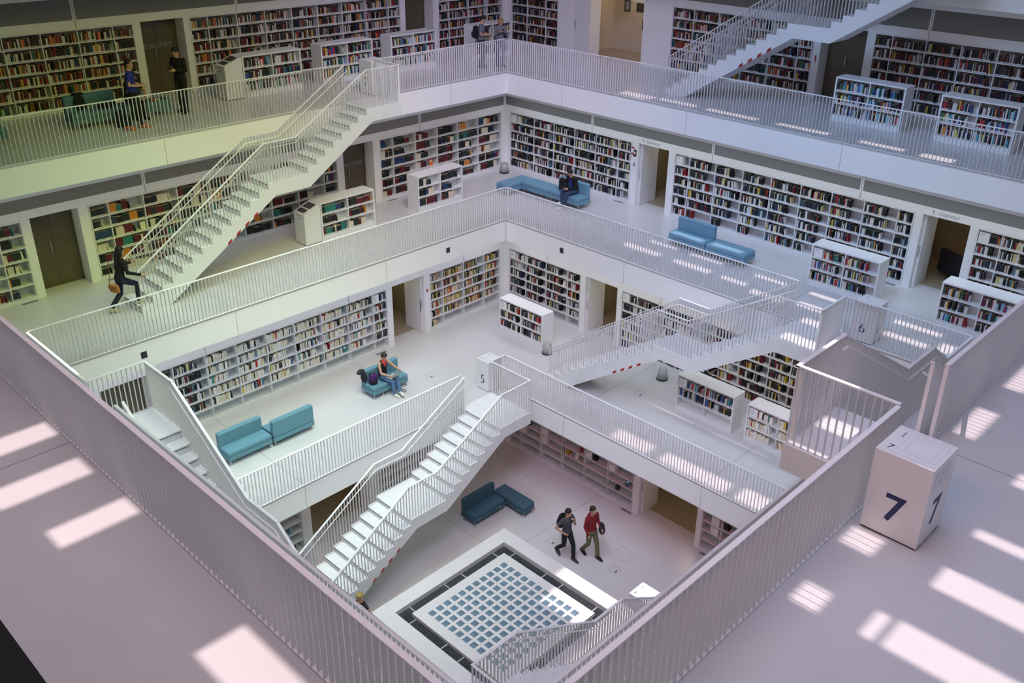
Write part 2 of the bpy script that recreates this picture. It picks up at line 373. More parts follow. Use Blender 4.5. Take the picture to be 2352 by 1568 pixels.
lobby('L', W7, Z7, 9.0, 10.3); glass_door(2, 'L', W7, Z7, 9.0, 10.3, .5, 'dark glass door near the far corner of upper gallery')
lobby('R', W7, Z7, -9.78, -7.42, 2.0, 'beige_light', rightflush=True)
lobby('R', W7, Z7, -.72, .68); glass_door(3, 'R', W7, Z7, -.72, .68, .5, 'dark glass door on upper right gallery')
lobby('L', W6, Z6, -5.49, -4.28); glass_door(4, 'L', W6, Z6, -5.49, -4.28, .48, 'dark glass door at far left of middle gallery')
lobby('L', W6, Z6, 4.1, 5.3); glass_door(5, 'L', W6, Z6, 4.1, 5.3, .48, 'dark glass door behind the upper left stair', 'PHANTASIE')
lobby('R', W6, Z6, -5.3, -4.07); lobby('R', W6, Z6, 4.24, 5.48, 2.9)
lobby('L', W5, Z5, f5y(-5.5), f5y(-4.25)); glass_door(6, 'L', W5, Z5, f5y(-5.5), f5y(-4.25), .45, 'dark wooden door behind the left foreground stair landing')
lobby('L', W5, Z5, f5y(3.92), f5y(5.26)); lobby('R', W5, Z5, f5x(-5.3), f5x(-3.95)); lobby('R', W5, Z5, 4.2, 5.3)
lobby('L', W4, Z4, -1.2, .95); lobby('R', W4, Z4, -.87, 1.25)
def lobby_fill(side, w, u, z, e):  # warm fill light added to brighten an open lobby, no fitting there
    l = bpy.data.lights.new('lobby_fill', 'POINT'); l.energy = e; l.color = (1.0, .84, .58); l.shadow_soft_size = .15
    o = bpy.data.objects.new('lobby_fill', l); COL.objects.link(o); o.location = wpt(side, w, u, 1.5, z+2.35)
for a in (('R', W6, -4.7, Z6, 9), ('R', W6, 4.9, Z6, 7), ('L', W5, 4.7, Z5, 12), ('R', W5, -4.6, Z5, 14), ('R', W5, 4.75, Z5, 8), ('L', W4, 0, Z4, 8), ('R', W4, .2, Z4, 12), ('R', W7, -8.6, Z7, 16)): lobby_fill(*a)
def sliding_leaf(n, side, w, z, u0, u1, d0, d1, label):    # white door leaf standing open in an opening
    t = bpy.data.objects.new('door_%d' % n, None); COL.objects.link(t); structure(t, label)
    a = MB(); wbox(a, side, w, u0, u1, d0, d1, z+.01, z+BH-.02); a.build('leaf', 'lacquer', t)
    a = MB(); wbox(a, side, w, u0-.004, u0, d0+.0, d0+.05, z+.75, z+1.25); wbox(a, side, w, u0+.02, u0+.05, d0-.012, d0, z+.9, z+1.2); a.build('handle', 'steel', t)
sliding_leaf(7, 'R', W6, Z6, -5.29, -5.19, .12, 1.0, 'white door leaf standing open in the doorway right of the far bookcase')
sliding_leaf(8, 'R', W6, Z6, 4.25, 4.33, .12, .9, 'white door leaf standing open beside the dark sofa')
sliding_leaf(9, 'L', W5, Z5, f5y(5.26)-.09, f5y(5.26)-.01, .1, .95, 'white door leaf standing open on the lower left gallery')
sliding_leaf(10, 'R', W5, Z5, f5x(-5.3)+.01, f5x(-5.3)+.09, .1, .95, 'white door leaf standing open near the lower far corner')
sliding_leaf(11, 'R', W4, Z4, -.86, -.78, .12, .9, 'white door leaf standing open on the bottom floor')
sliding_leaf(12, 'R', W7, Z7, -10.5, -9.8, -.05, -.005, 'white door leaf folded against the wall left of the lift lobby')

# ---------------------------------------------------------------- railings
FINM = {}
def fin_mesh():
    if 'f' not in FINM: FINM['f'] = MB().box(-.004, .004, -.025, .025, 0, 1).mesh('fin', 'metal')
    return FINM['f']
def rail_run(root, pts, base, spacing=0.0975, limit=100):
    """pts: top line of the handrail in root space; base(p) gives the height a fin starts from."""
    hr = MB(); fins = []
    for si, (a, b) in enumerate(zip(pts, pts[1:])):
        a = Vector(a); b = Vector(b); d = b-a; flat = Vector((d.x, d.y, 0)); L = flat.length
        if L < 1e-4: continue
        e = d.normalized()*0.028
        dz = Vector((0,0,.008+.0015*(si % 2))); hr.bar(a-e*(si > 0)-dz, b+e*(si < len(pts)-2)-dz, 0.056-.0015*(si % 2), 0.016)
        n = max(1, round(L/spacing)); ang = math.atan2(flat.y, flat.x)
        for i in range(n+1):
            if i == 0 and fins: continue
            p = a+d*(i/n)
            if i == 0: p = a+d*(0.3/n)
            fins.append((p, ang))
    hr.build('handrail', 'metal', root)
    mw = root.matrix_basis
    order = sorted(range(len(fins)), key=lambda i: (mw @ fins[i][0]-CP).length)
    rest = MB(); me = fin_mesh(); foot = MB()
    for rank, i in enumerate(order):
        p, ang = fins[i]; z0 = base(p); h = p.z-.012-z0
        if rank < limit: inst(me, 'baluster', root, (p.x, p.y, z0), (0, 0, ang), (1, 1, h))
        else:
            c, s = math.cos(ang), math.sin(ang); q = Vector((p.x, p.y, 0))
            rest.bar(q+Vector((0,0,z0)), q+Vector((0,0,z0+h)), 0.05, 0.008, side=(-s, c, 0))
    if rest.v: rest.build('balusters', 'metal', root)['kind'] = 'stuff'
    return root
def gallery_rail(label, a, b, z, h=1.09):
    t = thing('gallery_railing', label, 'railing', (a[0], a[1], z), 0, 'white gallery railings')
    bpy.context.view_layer.update()
    d = Vector((b[0]-a[0], b[1]-a[1], 0)); e = d.normalized()*.03; d = d-e
    rail_run(t, [tuple(e+Vector((0,0,h))), (d.x, d.y, h)], lambda p: 0.001)
    MB().bar((e.x,e.y,.007), (d.x, d.y, .007), .05, .012).build('bottom_rail', 'metal', t)
    return t
S76, S76F, S65, S54, S54F = 0.0, -0.66, -0.02, -0.05, -0.1     # shifts of the stairs along their edge
T0, T1 = 3.1, 4.36
gallery_rail('white railing along the upper left gallery, in front of the blue-shirted visitor', (-E7, -E7), (-E7, T0+S76), Z7)
gallery_rail('short white railing on the upper gallery, from the box marked 7 to the far corner', (-E7, T1+S76), (-E7, E7), Z7)
gallery_rail('white railing along the upper right gallery, under the topmost stair', (-E7, E7), (E7, E7), Z7)
gallery_rail('white railing at the right edge of the picture, beyond the nearest stair landing', (E7, E7), (E7, -T0-S76F+.02), Z7)
gallery_rail('white railing in the right foreground, running down from the big box marked 7', (E7, -T1-S76F), (E7, -E7), Z7)
gallery_rail('white railing in the left foreground, nearest the viewer', (-E7, -E7), (E7, -E7), Z7)
gallery_rail('white railing along the middle left gallery, in front of the climbing woman', (-E6, -E6), (-E6, E6), Z6)
gallery_rail('white railing along the middle right gallery, in front of the seated man', (-E6, E6), (T0+S65, E6), Z6)
gallery_rail('white railing beside the box marked 6 on the right', (T1+S65, E6), (E6, E6), Z6)
gallery_rail('short white railing at the far left corner of the middle gallery', (-E6, -E6), (-T1-S65, -E6), Z6)
gallery_rail('white railing just behind the left foreground railing, along the lit stair', (-T0-S65, -E6), (E6, -E6), Z6)
gallery_rail('white railing just behind the right foreground railing', (E6, E6), (E6, -E6), Z6)
gallery_rail('white railing along the lower left gallery, in front of the two teal sofas', (-E5, -E5), (-E5, T0+S54), Z5)
gallery_rail('short white railing at the lower far corner beside the box marked 5', (-E5, T1+S54), (-E5, E5), Z5)
gallery_rail('white railing along the lower right gallery, in front of the low bookcases 192 and 193', (-E5, E5), (E5, E5), Z5)
gallery_rail('white railing on the lowest gallery edge at the right, hidden mostly by the foreground', (E5, E5), (E5, -T0-S54F), Z5)
gallery_rail('white railing on the lowest gallery edge at the left, behind the long foreground railings', (-E5, -E5), (E5, -E5), Z5)

# ---------------------------------------------------------------- stairs (q across from the gallery edge, t along, z up from the lower floor)
GO = 0.302
def stair(where, e, zl, zu, rz, sh, qo, labels, tape=True, rails=(True, True)):
    H = zu-zl; R = H/22; t0 = T0+sh; tm1 = t0-7*GO; tm0 = tm1-1.266; tb = tm0-13*GO; tl = T1+sh; qi = 0.13
    zm = H-8*R
    rot = Matrix.Rotation(rz, 4, 'Z'); loc = rot @ Vector((-e, 0, 0)); loc.z = zl
    st = thing('staircase', labels[0], 'stairs', loc, rz, 'white stairs between the galleries')
    # body: stepped top, sloping underside
    top = [(t0, H-.03)]; z = H
    for i in range(8):
        z -= R; t = t0-i*GO; top += [(t, z-.03)]
        top.append((t-GO if i < 7 else tm0, z-.03))
    for i in range(14):
        z -= R; t = tm0-i*GO; top.append((t, max(z-.03, 0)))
        if i < 13: top.append((t-GO, max(z-.03, 0)))
    top = top[:-1] + [(tb, 0.0)]
    under = [(tb+.75, 0.0), (tm0+.2, zm-.38), (tm1+.03, zm-.38), (t0+.2, H-.38), (tl, H-.38), (tl, H-.03)]
    MB().prism(top+under, qi, qo).build('flight', 'stair', st)
    MB().box(.006, qi-.001, t0, tl, H-.38, H-.03).build('landing_joint', 'stair', st)
    MB().box(.006, qo, t0-.012, tl, H-.03, H).build('landing', 'tread', st)
    tm = MB().box(qi+.075, qo-.075, -.012-GO, 0.0, -.028, 0); tme = tm.mesh('tread', 'tread')
    em = MB().box(0, .07, -GO, 0, -.03, .004).mesh('tread_edge', 'stair')
    z = H; lv = [(t0, H)]
    for i in range(22):
        z -= R
        if i == 21: break
        t = t0-i*GO if i < 8 else tm0-(i-8)*GO
        lv.append((t, z))
        if i == 7:
            MB().box(qi, qo, tm0-.012, tm1, zm-.03, zm).build('middle_landing', 'tread', st)
        else:
            inst(tme, 'tread', st, (0, t, z)); inst(em, 'tread_edge', st, (qi, t, z)); inst(em, 'tread_edge', st, (qo-.07, t, z))
    gm = MB().box(qi+.08, qo-.08, -.013, -.0005, -.05, -.03).mesh('nosing_groove', 'joint')
    for i in range(22):
        zz = H-i*R; t = t0-i*GO if i < 8 else tm0-(i-8)*GO
        inst(gm, 'nosing_groove', st, (0, t-.001, zz))
    if tape:
        for i in range(4):
            t = tm0-.42-i*.28; f = (zm-.38)/(tm0+.2-tb-.75); zz = (zm-.38)+f*(t-tm0-.2)
            o = MB(); n = len(o.v)
            o.v += [(qo+.002, t, zz+.0), (qo+.002, t-.13, zz-.13*f), (qo+.002, t-.10, zz-.10*f+.075), (qo+.002, t+.03, zz+.03*f+.075)]; o.f.append((0,1,2,3)); o.m.append(0)
            o.v += [(qo-.1, t, zz-.002), (qo-.1, t-.13, zz-.13*f-.002), (qo+.002, t-.13, zz-.13*f-.002), (qo+.002, t, zz-.002)]; o.f.append((4,5,6,7)); o.m.append(0)
            o.build('warning_stripe', 'red', st, fix=False)
    def step_z(p):
        t = p.y+.012
        if p.x < .1: return H+.002
        for i in range(len(lv)-1, -1, -1):
            if t <= lv[i][0]+1e-6: return lv[i][1]+.006 if t > tb else 0.002
        return H+.002
    hz = 1.09
    line = [(t0+.08, H+hz), (tm1-.28, zm+hz), (tm0+.0, zm+hz), (tb+.05, hz+.02)]
    for k, (q, lab) in enumerate(((qo-.03, labels[1]), (qi+.03, labels[2]))):
        if not rails[k]: continue
        r = thing('stair_railing', lab, 'railing', loc, rz, 'white stair railings'); r.matrix_basis = Matrix.Translation(loc) @ rot
        pts = ([(0, tl-.03, H+hz), (q, tl-.03, H+hz)] if k == 0 else [])+[(q, t, z) for t, z in line]
        if k == 1: pts = [(q, t0+.0, H+hz)]+pts[1:]
        rail_run(r, pts, step_z)
        ins = -.06 if k == 0 else .06
        gp = [(q+ins, t0+.2, H+.93), (q+ins, t0+.05, H+.93), (q+ins, tm1-.26, zm+.92), (q+ins, tm0, zm+.92), (q+ins, tb+.1, .95)]
        if k == 1: gp = gp[1:]
        gb = MB().tube(gp, .014, 8)
        for (a, b) in zip(gp, gp[1:]):
            for f in (.25, .75):
                p = Vector(a).lerp(Vector(b), f); gb.tube([p, p+Vector((-ins, 0, -.0))], .006, 6)
        gb.build('grab_rail', 'metal', r, smooth=True)
    return st
PI = math.pi
stair('a', E7, Z6, Z7, 0, S76, 1.12, ('long white stair on the left with the woman starting to climb', 'outer white railing of the long left stair, on the open side', 'inner white railing of the long left stair, next to the upper gallery'))
stair('b', E7, Z6, Z7, PI, S76F, 1.28, ('white stair dropping away from the nearest landing, by the big box marked 7', 'white railing around the nearest stair landing in the right foreground', 'white railing on the gallery side of the nearest right stair'))
stair('c', E6, Z5, Z6, -R90, S65, 1.22, ('white stair rising to the right towards the box marked 6', 'front railing of the stair that rises to the box marked 6', 'rear railing of the stair that rises to the box marked 6'))
stair('d', E6, Z5, Z6, R90, S65, 1.22, ('white stair descending behind the left foreground railing, steps partly sunlit', 'railing on the far side of the left foreground stair', 'railing on the near side of the left foreground stair'))
stair('e', E5, Z4, Z5, 0, S54, 1.66, ('white stair in the centre leading from the box marked 5 to the bottom floor', 'right-hand railing of the central stair below the box marked 5', 'left-hand railing of the central stair, below the teal sofas'))
stair('f', E5, Z4, Z5, PI, S54F, 1.5, ('white stair at the bottom edge beside the glass tile basin', 'railing of the bottom stair on the side of the glass tile basin', 'railing of the bottom stair on the wall side'), tape=False)
stair('g', E8, Z7, Z8, -R90, 0.0, 1.2, ('white stair at the top right leading out of the picture', 'front railing of the stair at the top right', 'rear railing of the stair at the top right'))

# ---------------------------------------------------------------- bookcases and books
PALS = {
 'mix':   [((25,24,26),9),((140,34,38),2.6),((205,200,190),6),((40,60,90),2),((30,85,90),1.6),((120,80,50),2),((200,150,60),1.2),((80,25,30),3),((60,90,60),.6),((215,110,60),.6)],
 'dark':  [((20,20,22),9),((95,20,25),2.5),((190,185,178),4),((35,45,70),2.5),((110,75,45),1.5),((170,60,40),1),((60,70,60),1.5),((190,165,60),.8)],
 'bw':    [((18,18,20),9),((215,214,210),5),((35,50,75),2),((150,35,40),1.2),((205,190,140),1),((90,120,135),1.2),((200,170,50),.5),((60,60,62),2)],
 'sets':  [((30,45,40),5),((95,25,35),4),((20,22,24),4),((215,205,185),4),((35,60,95),1.5),((205,130,50),.8),((40,120,110),.6)],
 'cream': [((222,214,195),10),((235,232,225),6),((205,190,150),3),((28,28,30),2.4),((170,40,40),.8),((70,110,140),.8),((60,140,130),.4),((220,190,80),.5)],
 'green': [((200,180,130),3),((170,150,60),2),((60,90,60),1.5),((150,50,40),1.5),((30,30,30),3),((205,200,190),3),((190,110,60),1.2)],
 'color': [((28,28,32),7),((200,200,196),6),((40,80,140),1.6),((170,35,40),1.4),((60,150,160),1.0),((215,150,50),.8),((50,110,70),1.2),((120,170,200),1.2),((90,30,50),1),((220,210,90),.4)],
 'yellow':[((18,18,20),8),((215,180,40),1.3),((120,30,50),1.5),((205,200,190),2.5),((60,60,65),1.5)],
}
NAMES = {(25,24,26):'black',(20,20,22):'black',(18,18,20):'black',(28,28,30):'black',(28,28,32):'black',(20,22,24):'black',(30,30,30):'black'}
def cname(c):
    if c in NAMES: return NAMES[c]
    r, gg, b = c; mx = max(c); mn = min(c)
    if mx-mn < 28: return 'black' if mx < 60 else 'dark grey' if mx < 110 else 'grey' if mx < 185 else 'white'
    if r >= gg and r >= b:
        if gg > 160 and b > 120: return 'cream'
        if gg > 140: return 'yellow'
        if gg > 95 and r > 170: return 'orange'
        if gg > 60: return 'brown' if r < 170 else 'orange'
        return 'dark red' if r < 130 else 'red'
    if gg >= b and gg > r: return 'green'
    return 'light blue' if r > 100 else ('teal' if gg > 100 and b-gg < 30 else 'blue')
BM = {}
def bmat(c):
    if c not in BM: BM[c] = mat('cover_%d_%d_%d' % c, rgb(*c), 0.55, var=0.1, scale=12)
    return BM[c]
allc = sorted(set(c for p in PALS.values() for c, _ in p))
for c in allc: bmat(c)
BOOKS = []    # (sort size, matrix, size, colour, label info, candidate)
def add_book(side, w, u, d, z, wd, h, dp, c, info=None, lean=0.0):
    BOOKS.append((side, w, u, d, z, wd, h, dp, c, info, lean))
def fill_row(side, w, u0, u1, d, z, hmax, style, frac, info=None, sets=False, rng=random):
    pal = PALS[style]; u = u0+.008; end = u0+(u1-u0)*frac; i = 0; n = 0
    cols = [c for c, _ in pal]; wts = [q for _, q in pal]
    while u < end:
        run = rng.choice((1, 1, 1, 2)) if not sets else rng.choice((1, 3, 6, 9))
        c = rng.choices(cols, wts)[0]; h = min(hmax-.03, rng.uniform(.185, .265)); wd = rng.uniform(.016, .042); dp = rng.uniform(.15, .2)
        for _ in range(run):
            if u+wd > u1-.006 or u > end: break
            n += 1
            lean = 0.0
            if u+wd > end-.02 and end < u1-.12 and rng.random() < .4: lean = rng.uniform(.12, .25)
            if lean: u += math.tan(lean)*h+.004
            add_book(side, w, u, d+rng.uniform(0, .012), z+.0015, wd-.0015, h*(1 if run > 1 else rng.uniform(.93, 1)), dp, c, info and (info, n), lean)
            u += wd
        if u >= u1-.02: break
        if rng.random() < .02: u += rng.uniform(.03, .09)
    return u
THINGS_ON = []
def face_out(side, w, u, d, z, c, label, tilt=.25, size=(.15, .22)):
    """a book set up to show its cover, leaning back"""
    o = MB().box(-size[0]/2, size[0]/2, 0, .022, 0, size[1], 0).box(-size[0]/2+.004, size[0]/2+.002, .003, .019, .004, size[1]+.0006, 1).box(-size[0]*.3, size[0]*.3, -.0012, 0, size[1]*.55, size[1]*.8, 2)
    q = o.build('book', [bmat(c), 'page', 'tag'])
    q.location = wpt(side, w, u, d, z); q.rotation_euler = (-tilt, 0, R90 if side == 'L' else 0)
    return tag(q, label, 'book', 'books set up to show their covers')
def sign_board(side, w, u, d, z, label, writing=None, size=(.26, .27), lines=True):
    t = thing('shelf_sign', label, 'sign', wpt(side, w, u, d, z), R90 if side == 'L' else 0, 'white shelf signs')
    bo = MB().box(0, size[0], 0, .2, 0, size[1]).build('board', 'sign', t, bevel=.003)
    if writing: text('lettering', writing, bo, (.03, -.001, size[1]*.72), (R90, 0, 0), .085, 'grey_print', align='LEFT')
    if lines:
        l = MB()
        for i in range(2): l.box(.03, .03+(.13, .1)[i], -.0012, 0, size[1]*(.86 if not writing else .45)-.035*i, size[1]*(.86 if not writing else .45)-.035*i+.012)
        l.build('small_print', 'grey_print', bo)
    return t
def bookcase(name, label, side, w, z, div, rows, H, depth, group, plinth=.10, low=False, back=None):
    """open shelves; the front plane is the wall plane (d=0), the back at d=depth"""
    a, b = div[0], div[-1]; T = .03
    c = wpt(side, w, (a+b)/2, depth/2, z); rz = R90 if side == 'L' else 0
    t = thing(name, label, 'bookcase', c, rz, group)
    L = (b-a)/2; D = depth/2; f = -D-(0 if low else .012)
    fr = MB()
    if low:
        fr.box(-L, -L+.045, f, D, 0, H-.04).box(L-.045, L, f, D, 0, H-.04); fr.box(-L, L, f, D, H-.04, H); fr.box(-L+.045, L-.045, f+.01, D, 0, plinth)
    else:
        fr.box(-L, -L+T, f, D, .002, H-.002).box(L-T, L, f, D, .002, H-.002); fr.box(-L+T, L-T, f, D, H-T-.012, H-.002); fr.box(-L+T, L-T, f, D, .002, plinth)
    fr.build('frame', 'lacquer', t)
    bd = D if not low else f+.27
    MB().box(-L+T, L-T, bd-.015, bd, plinth, H-T-.012).build('back_panel', 'lacquer', t)
    zs = [plinth+(H-T-.012-plinth)*i/rows for i in range(rows+1)]
    for q in zs[1:-1]: MB().box(-L+T, L-T, f+.003, bd-.016, q-T/2-.004, q+T/2-.004).build('shelf', 'lacquer', t)
    me = MB().box(-.0125, .0125, f+.006, bd-.016, plinth, H-T-.012).mesh('divider', 'lacquer')
    for u in div[1:-1]: inst(me, 'divider', t, (u-(a+b)/2, 0, 0))
    bays = [(max(p, a+T)+.0125, min(q, b-T)-.0125) for p, q in zip(div, div[1:])]
    lev = [z+plinth]+[z+q+T/2-.004 for q in zs[1:-1]]
    return t, bays, lev, (zs[1]-zs[0])-T
ORD = ['first','second','third','fourth','fifth','sixth','seventh','eighth','ninth','tenth','eleventh','twelfth','thirteenth','fourteenth','fifteenth','sixteenth','seventeenth','eighteenth','nineteenth','twentieth','twenty-first','twenty-second','twenty-third','twenty-fourth','twenty-fifth','twenty-sixth','twenty-seventh','twenty-eighth','twenty-ninth','thirtieth','thirty-first','thirty-second','thirty-third','thirty-fourth','thirty-fifth','thirty-sixth','thirty-seventh','thirty-eighth','thirty-ninth','fortieth','forty-first','forty-second','forty-third','forty-fourth','forty-fifth']
WG = 'white bookcases built into the walls'
LEVEL = {'7': (Z7, W7), '6': (Z6, W6), '5': (Z5, W5), '4': (Z4, W4)}
WALLC = {
 'L7A': ('tall wall bookcase at the far left of the upper gallery, behind the green sofa', 'mix', (.88, 1.0)),
 'L7B': ('long wall bookcase on the upper left gallery, right of the black-clad man', 'mix', (.8, 1.0)),
 'L7C': ('wall bookcase left of the far corner on the upper gallery, behind the couple', 'mix', (.8, .97)),
 'R7D': ('narrow wall bookcase right of the far corner on the upper gallery', 'dark', (.85, 1.0)),
 'R7E': ('wall bookcase behind the stair at the top right', 'mix', (.75, .95)),
 'R7F': ('long dark-filled wall bookcase at the top right edge of the picture', 'dark', (.8, 1.0)),
 'L6A': ('wall bookcase cut by the left picture edge on the middle gallery', 'sets', (.3, .85)),
 'L6B': ('wall bookcase behind the long left stair', 'sets', (.5, .95)),
 'L6C': ('wall bookcase left of the far corner on the middle gallery', 'sets', (.4, .95)),
 'R6D': ('wall bookcase behind the seated man on the middle gallery', 'bw', (.72, .97)),
 'R6E': ('long wall bookcase behind the pale blue sofa with a backrest', 'bw', (.55, .95)),
 'R6F': ('wall bookcase at the right picture edge of the middle gallery', 'bw', (.55, .9)),
 'L5A': ('long wall bookcase of cream paperbacks on the lower left gallery', 'cream', (.62, .97)),
 'L5B': ('wall bookcase left of the lower far corner', 'green', (.6, .95)),
 'R5C': ('wall bookcase right of the lower far corner, behind a low bookcase', 'bw', (.55, .8)),
 'R5E': ('wall bookcase behind the stair that leads to the box marked 6', 'yellow', (.6, .95)),
 'R5F': ('wall bookcase on the lower right gallery, behind the foreground landing', 'bw', (.5, .9)),
 'R4A': ('half-empty wall bookcase on the bottom floor, right wall', 'bw', (.0, .3)),
 'R4B': ('half-empty wall bookcase at the right end of the bottom floor', 'bw', (.0, .5)),
 'L4A': ('sparsely filled wall bookcase on the bottom floor, seen left of the central stair', 'color', (.0, .45)),
 'L4C': ('wall bookcase on the bottom floor, seen through the central stair railing', 'cream', (.2, .6)),
}
for k, (lab, style, fr) in WALLC.items():
    z, w = LEVEL[k[1]]; rng = random.Random(sum(map(ord, k))*7+1)
    t, bays, lev, ch = bookcase('wall_bookcase', lab, k[0], w, z, CASES[k], 6, BH, .34, WG)
    for bi, (u0, u1) in enumerate(bays):
        for ri, zz in enumerate(lev):
            f = rng.uniform(*fr); st = style
            if k == 'L5A':
                if ri == 0 and 0 < bi: continue
                if bi == 0 or bi == len(bays)-1: st = 'bw'
                if bi == 1: st = 'bw'; f = min(f, .8)
                if ri == 0: st = 'color'; f = .9
            if k == 'L5B' and ri == 0: f = 0 if bi else .5
            if k == 'R5C' and ri == 0: continue
            if k in ('R6D', 'R6E') and ri == 0 and rng.random() < .35: f *= .4
            if k[1] == '4':
                if ri < 2 and k == 'R4A' and bi < 5: continue
                if rng.random() < .45: continue
            if k == 'R5E' and bi > 4: st = 'yellow'
            elif k == 'R5E': st = 'bw'
            start = u0
            key = (k, bi, 5-ri)
            if key in (('R6D', 0, 0), ('R6E', 0, 0), ('R6F', 0, 0), ('L5A', 8, 0), ('R5C', 0, 0), ('R5E', 0, 0)): start = u0+.3; f = max(f, .9) if k != 'R6E' else 0
            if k[1] == '4' and rng.random() < .6: start = u0+.3
            if start > u1-.06: continue
            fill_row(k[0], w, start, u1, .015, zz, ch, st, f if f > .04 else 0, None, sets=(style == 'sets'), rng=rng) if f > .04 else None

LOWG = 'low white bookcases standing on the galleries'
LOW = [  # key, side, front plane, u0, u1, z, label, style, number
 ('rowcase beside the slanted console, upper left', 'L', -12.18, 1.34, 3.34, Z7, 'low white bookcase joined to a console on the upper left gallery', 'color', (.85, 1)),
 ('second', 'L', -12.19, 4.08, 6.07, Z7, 'low white bookcase on the upper left gallery, behind the stair head', 'color', (.85, 1)),
 ('third', 'L', -12.16, 6.79, 8.75, Z7, 'low white bookcase on the upper gallery, left of the dark door', 'color', (.8, 1)),
 ('fourth', 'L', -11.9, 10.3, 12.15, Z7, 'low white bookcase behind the standing couple', 'color', (.8, 1)),
 ('upper right', 'R', 11.85, 1.0, 3.0, Z7, 'low white bookcase on the upper right gallery, nearer the dark door', 'color', (.75, 1)),
 ('rightmost', 'R', 11.8, 3.95, 5.88, Z7, 'low white bookcase on the upper right gallery at the picture edge', 'color', (.75, 1)),
 ('middle console', 'L', -9.73, 1.95, 3.95, Z6, 'low white bookcase joined to a console on the middle left gallery', 'sets', (.55, .9)),
 ('middle far', 'L', -9.72, 5.7, 7.66, Z6, 'low white bookcase on the middle gallery, left of the long blue sofa', 'sets', (.5, .95)),
 ('left case', 'R', 9.64, 2.14, 4.08, Z6, 'low white bookcase in front of the right-hand doorway on the middle gallery', 'color', (.6, 1)),
 ('right case', 'R', 9.62, 5.7, 7.65, Z6, 'low white bookcase on the middle right gallery, touching the foreground railing', 'color', (.55, .95)),
 ('far case', 'R', f5y(7.23), f5x(-7.52), f5x(-5.53), Z5, 'low white bookcase near the lower far corner, beside a grey bin', 'bw', (.7, .95)),
 ('case 192', 'R', f5y(7.22), f5x(-.16), f5x(1.75), Z5, 'low white bookcase numbered 192 under the right-hand stair', 'color', (.75, 1)),
 ('case 193', 'R', f5y(7.22), f5x(2.17), f5x(4.1), Z5, 'low white bookcase numbered 193 beside the foreground landing', 'cream', (.7, .95)),
]
NICK = {'left case': 'case by right-hand doorway', 'right case': 'foreground low bookcase', 'case 192': 'low bookcase 192', 'case 193': 'low bookcase 193', 'far case': 'low bookcase near the grey bin', 'middle far': 'case beside long blue sofa', 'middle console': 'low bookcase with the console'}
for key, side, pl, u0, u1, z, lab, style, fr in LOW:
    w = -pl if side == 'L' else pl; rng = random.Random(sum(map(ord, key))*5+3)
    t, bays, lev, ch = bookcase('low_bookcase', lab, side, w, z, [u0, (u0+u1)/2, u1], 3, 1.2, .55, LOWG, plinth=.16, low=True)
    for bi, (a, b) in enumerate(bays):
        for ri, zz in enumerate(lev):
            f = rng.uniform(*fr); s = a
            if key == 'case 192' and ri == 0: continue
            if key in ('case 192', 'case 193', 'left case', 'far case') and bi == 0 and ri == 2: s = a+.29
            if key == 'left case' and (bi, ri) in ((1, 2), (1, 0)): f = .62
            if key == 'right case' and bi == 0: f = .72
            info = None
            if key in NICK: info = '%s row, %s bay, %s' % (('bottom', 'middle', 'top')[ri], ('left', 'right')[bi], NICK[key])
            fill_row(side, w, s, b, .03, zz, ch, style, f, info, sets=(style == 'sets'), rng=rng)
def low_sign(key, label, num):
    for L in LOW:
        if L[0] == key:
            w = -L[2] if L[1] == 'L' else L[2]
            sign_board(L[1], w, L[3]+.06, .02, L[5]+.16+(1.2-.042-.16)*2/3+.015, label, num, (.26, .26))
low_sign('case 192', 'white sign 192 in the top left of a low bookcase', '192')
low_sign('case 193', 'white sign 193 in the top left of a low bookcase', '193')
low_sign('left case', 'white shelf sign in the low bookcase by the right-hand doorway', None)
low_sign('far case', 'white sign 162 in the low bookcase near the grey bin', '162')
def wall_sign(k, bay, row, label, num=None, du=.02):
    z, w = LEVEL[k[1]]; d = CASES[k]; zz = z+.10+(BH-.042-.10)/6*(5-row)+.013
    sign_board(k[0], w, max(d[bay], d[0]+.03)+du, .0, zz, label, num, (.26, .27))
wall_sign('R6D', 0, 0, 'white shelf sign at the top left behind the seated man')
wall_sign('R6E', 0, 0, 'white shelf sign right of the first Literatur doorway')
wall_sign('R6F', 0, 0, 'white shelf sign right of the second Literatur doorway')
wall_sign('L5A', 8, 0, 'white sign 15 at the end of the cream paperbacks', '15', -.02)
wall_sign('R5C', 0, 0, 'white sign 161 beside the lower far corner', '161')
wall_sign('R5E', 0, 0, 'white sign 160 behind the right-hand stair', '160')
for i, (b, r) in enumerate(((1, 2), (1, 3), (2, 1), (2, 2), (2, 3), (3, 1), (4, 2), (5, 1), (5, 2))):
    wall_sign('R4A', b, r, 'blank white sign board, %s row, %s bay, bottom-floor right bookcase' % (ORD[r], ORD[b]), None, .03)
for i, (b, r) in enumerate(((0, 1), (0, 2), (0, 3), (1, 1))):
    wall_sign('R4B', b, r, 'blank white sign board, %s row, %s bay, rightmost bottom-floor bookcase' % (ORD[r], ORD[b]), None, .3)
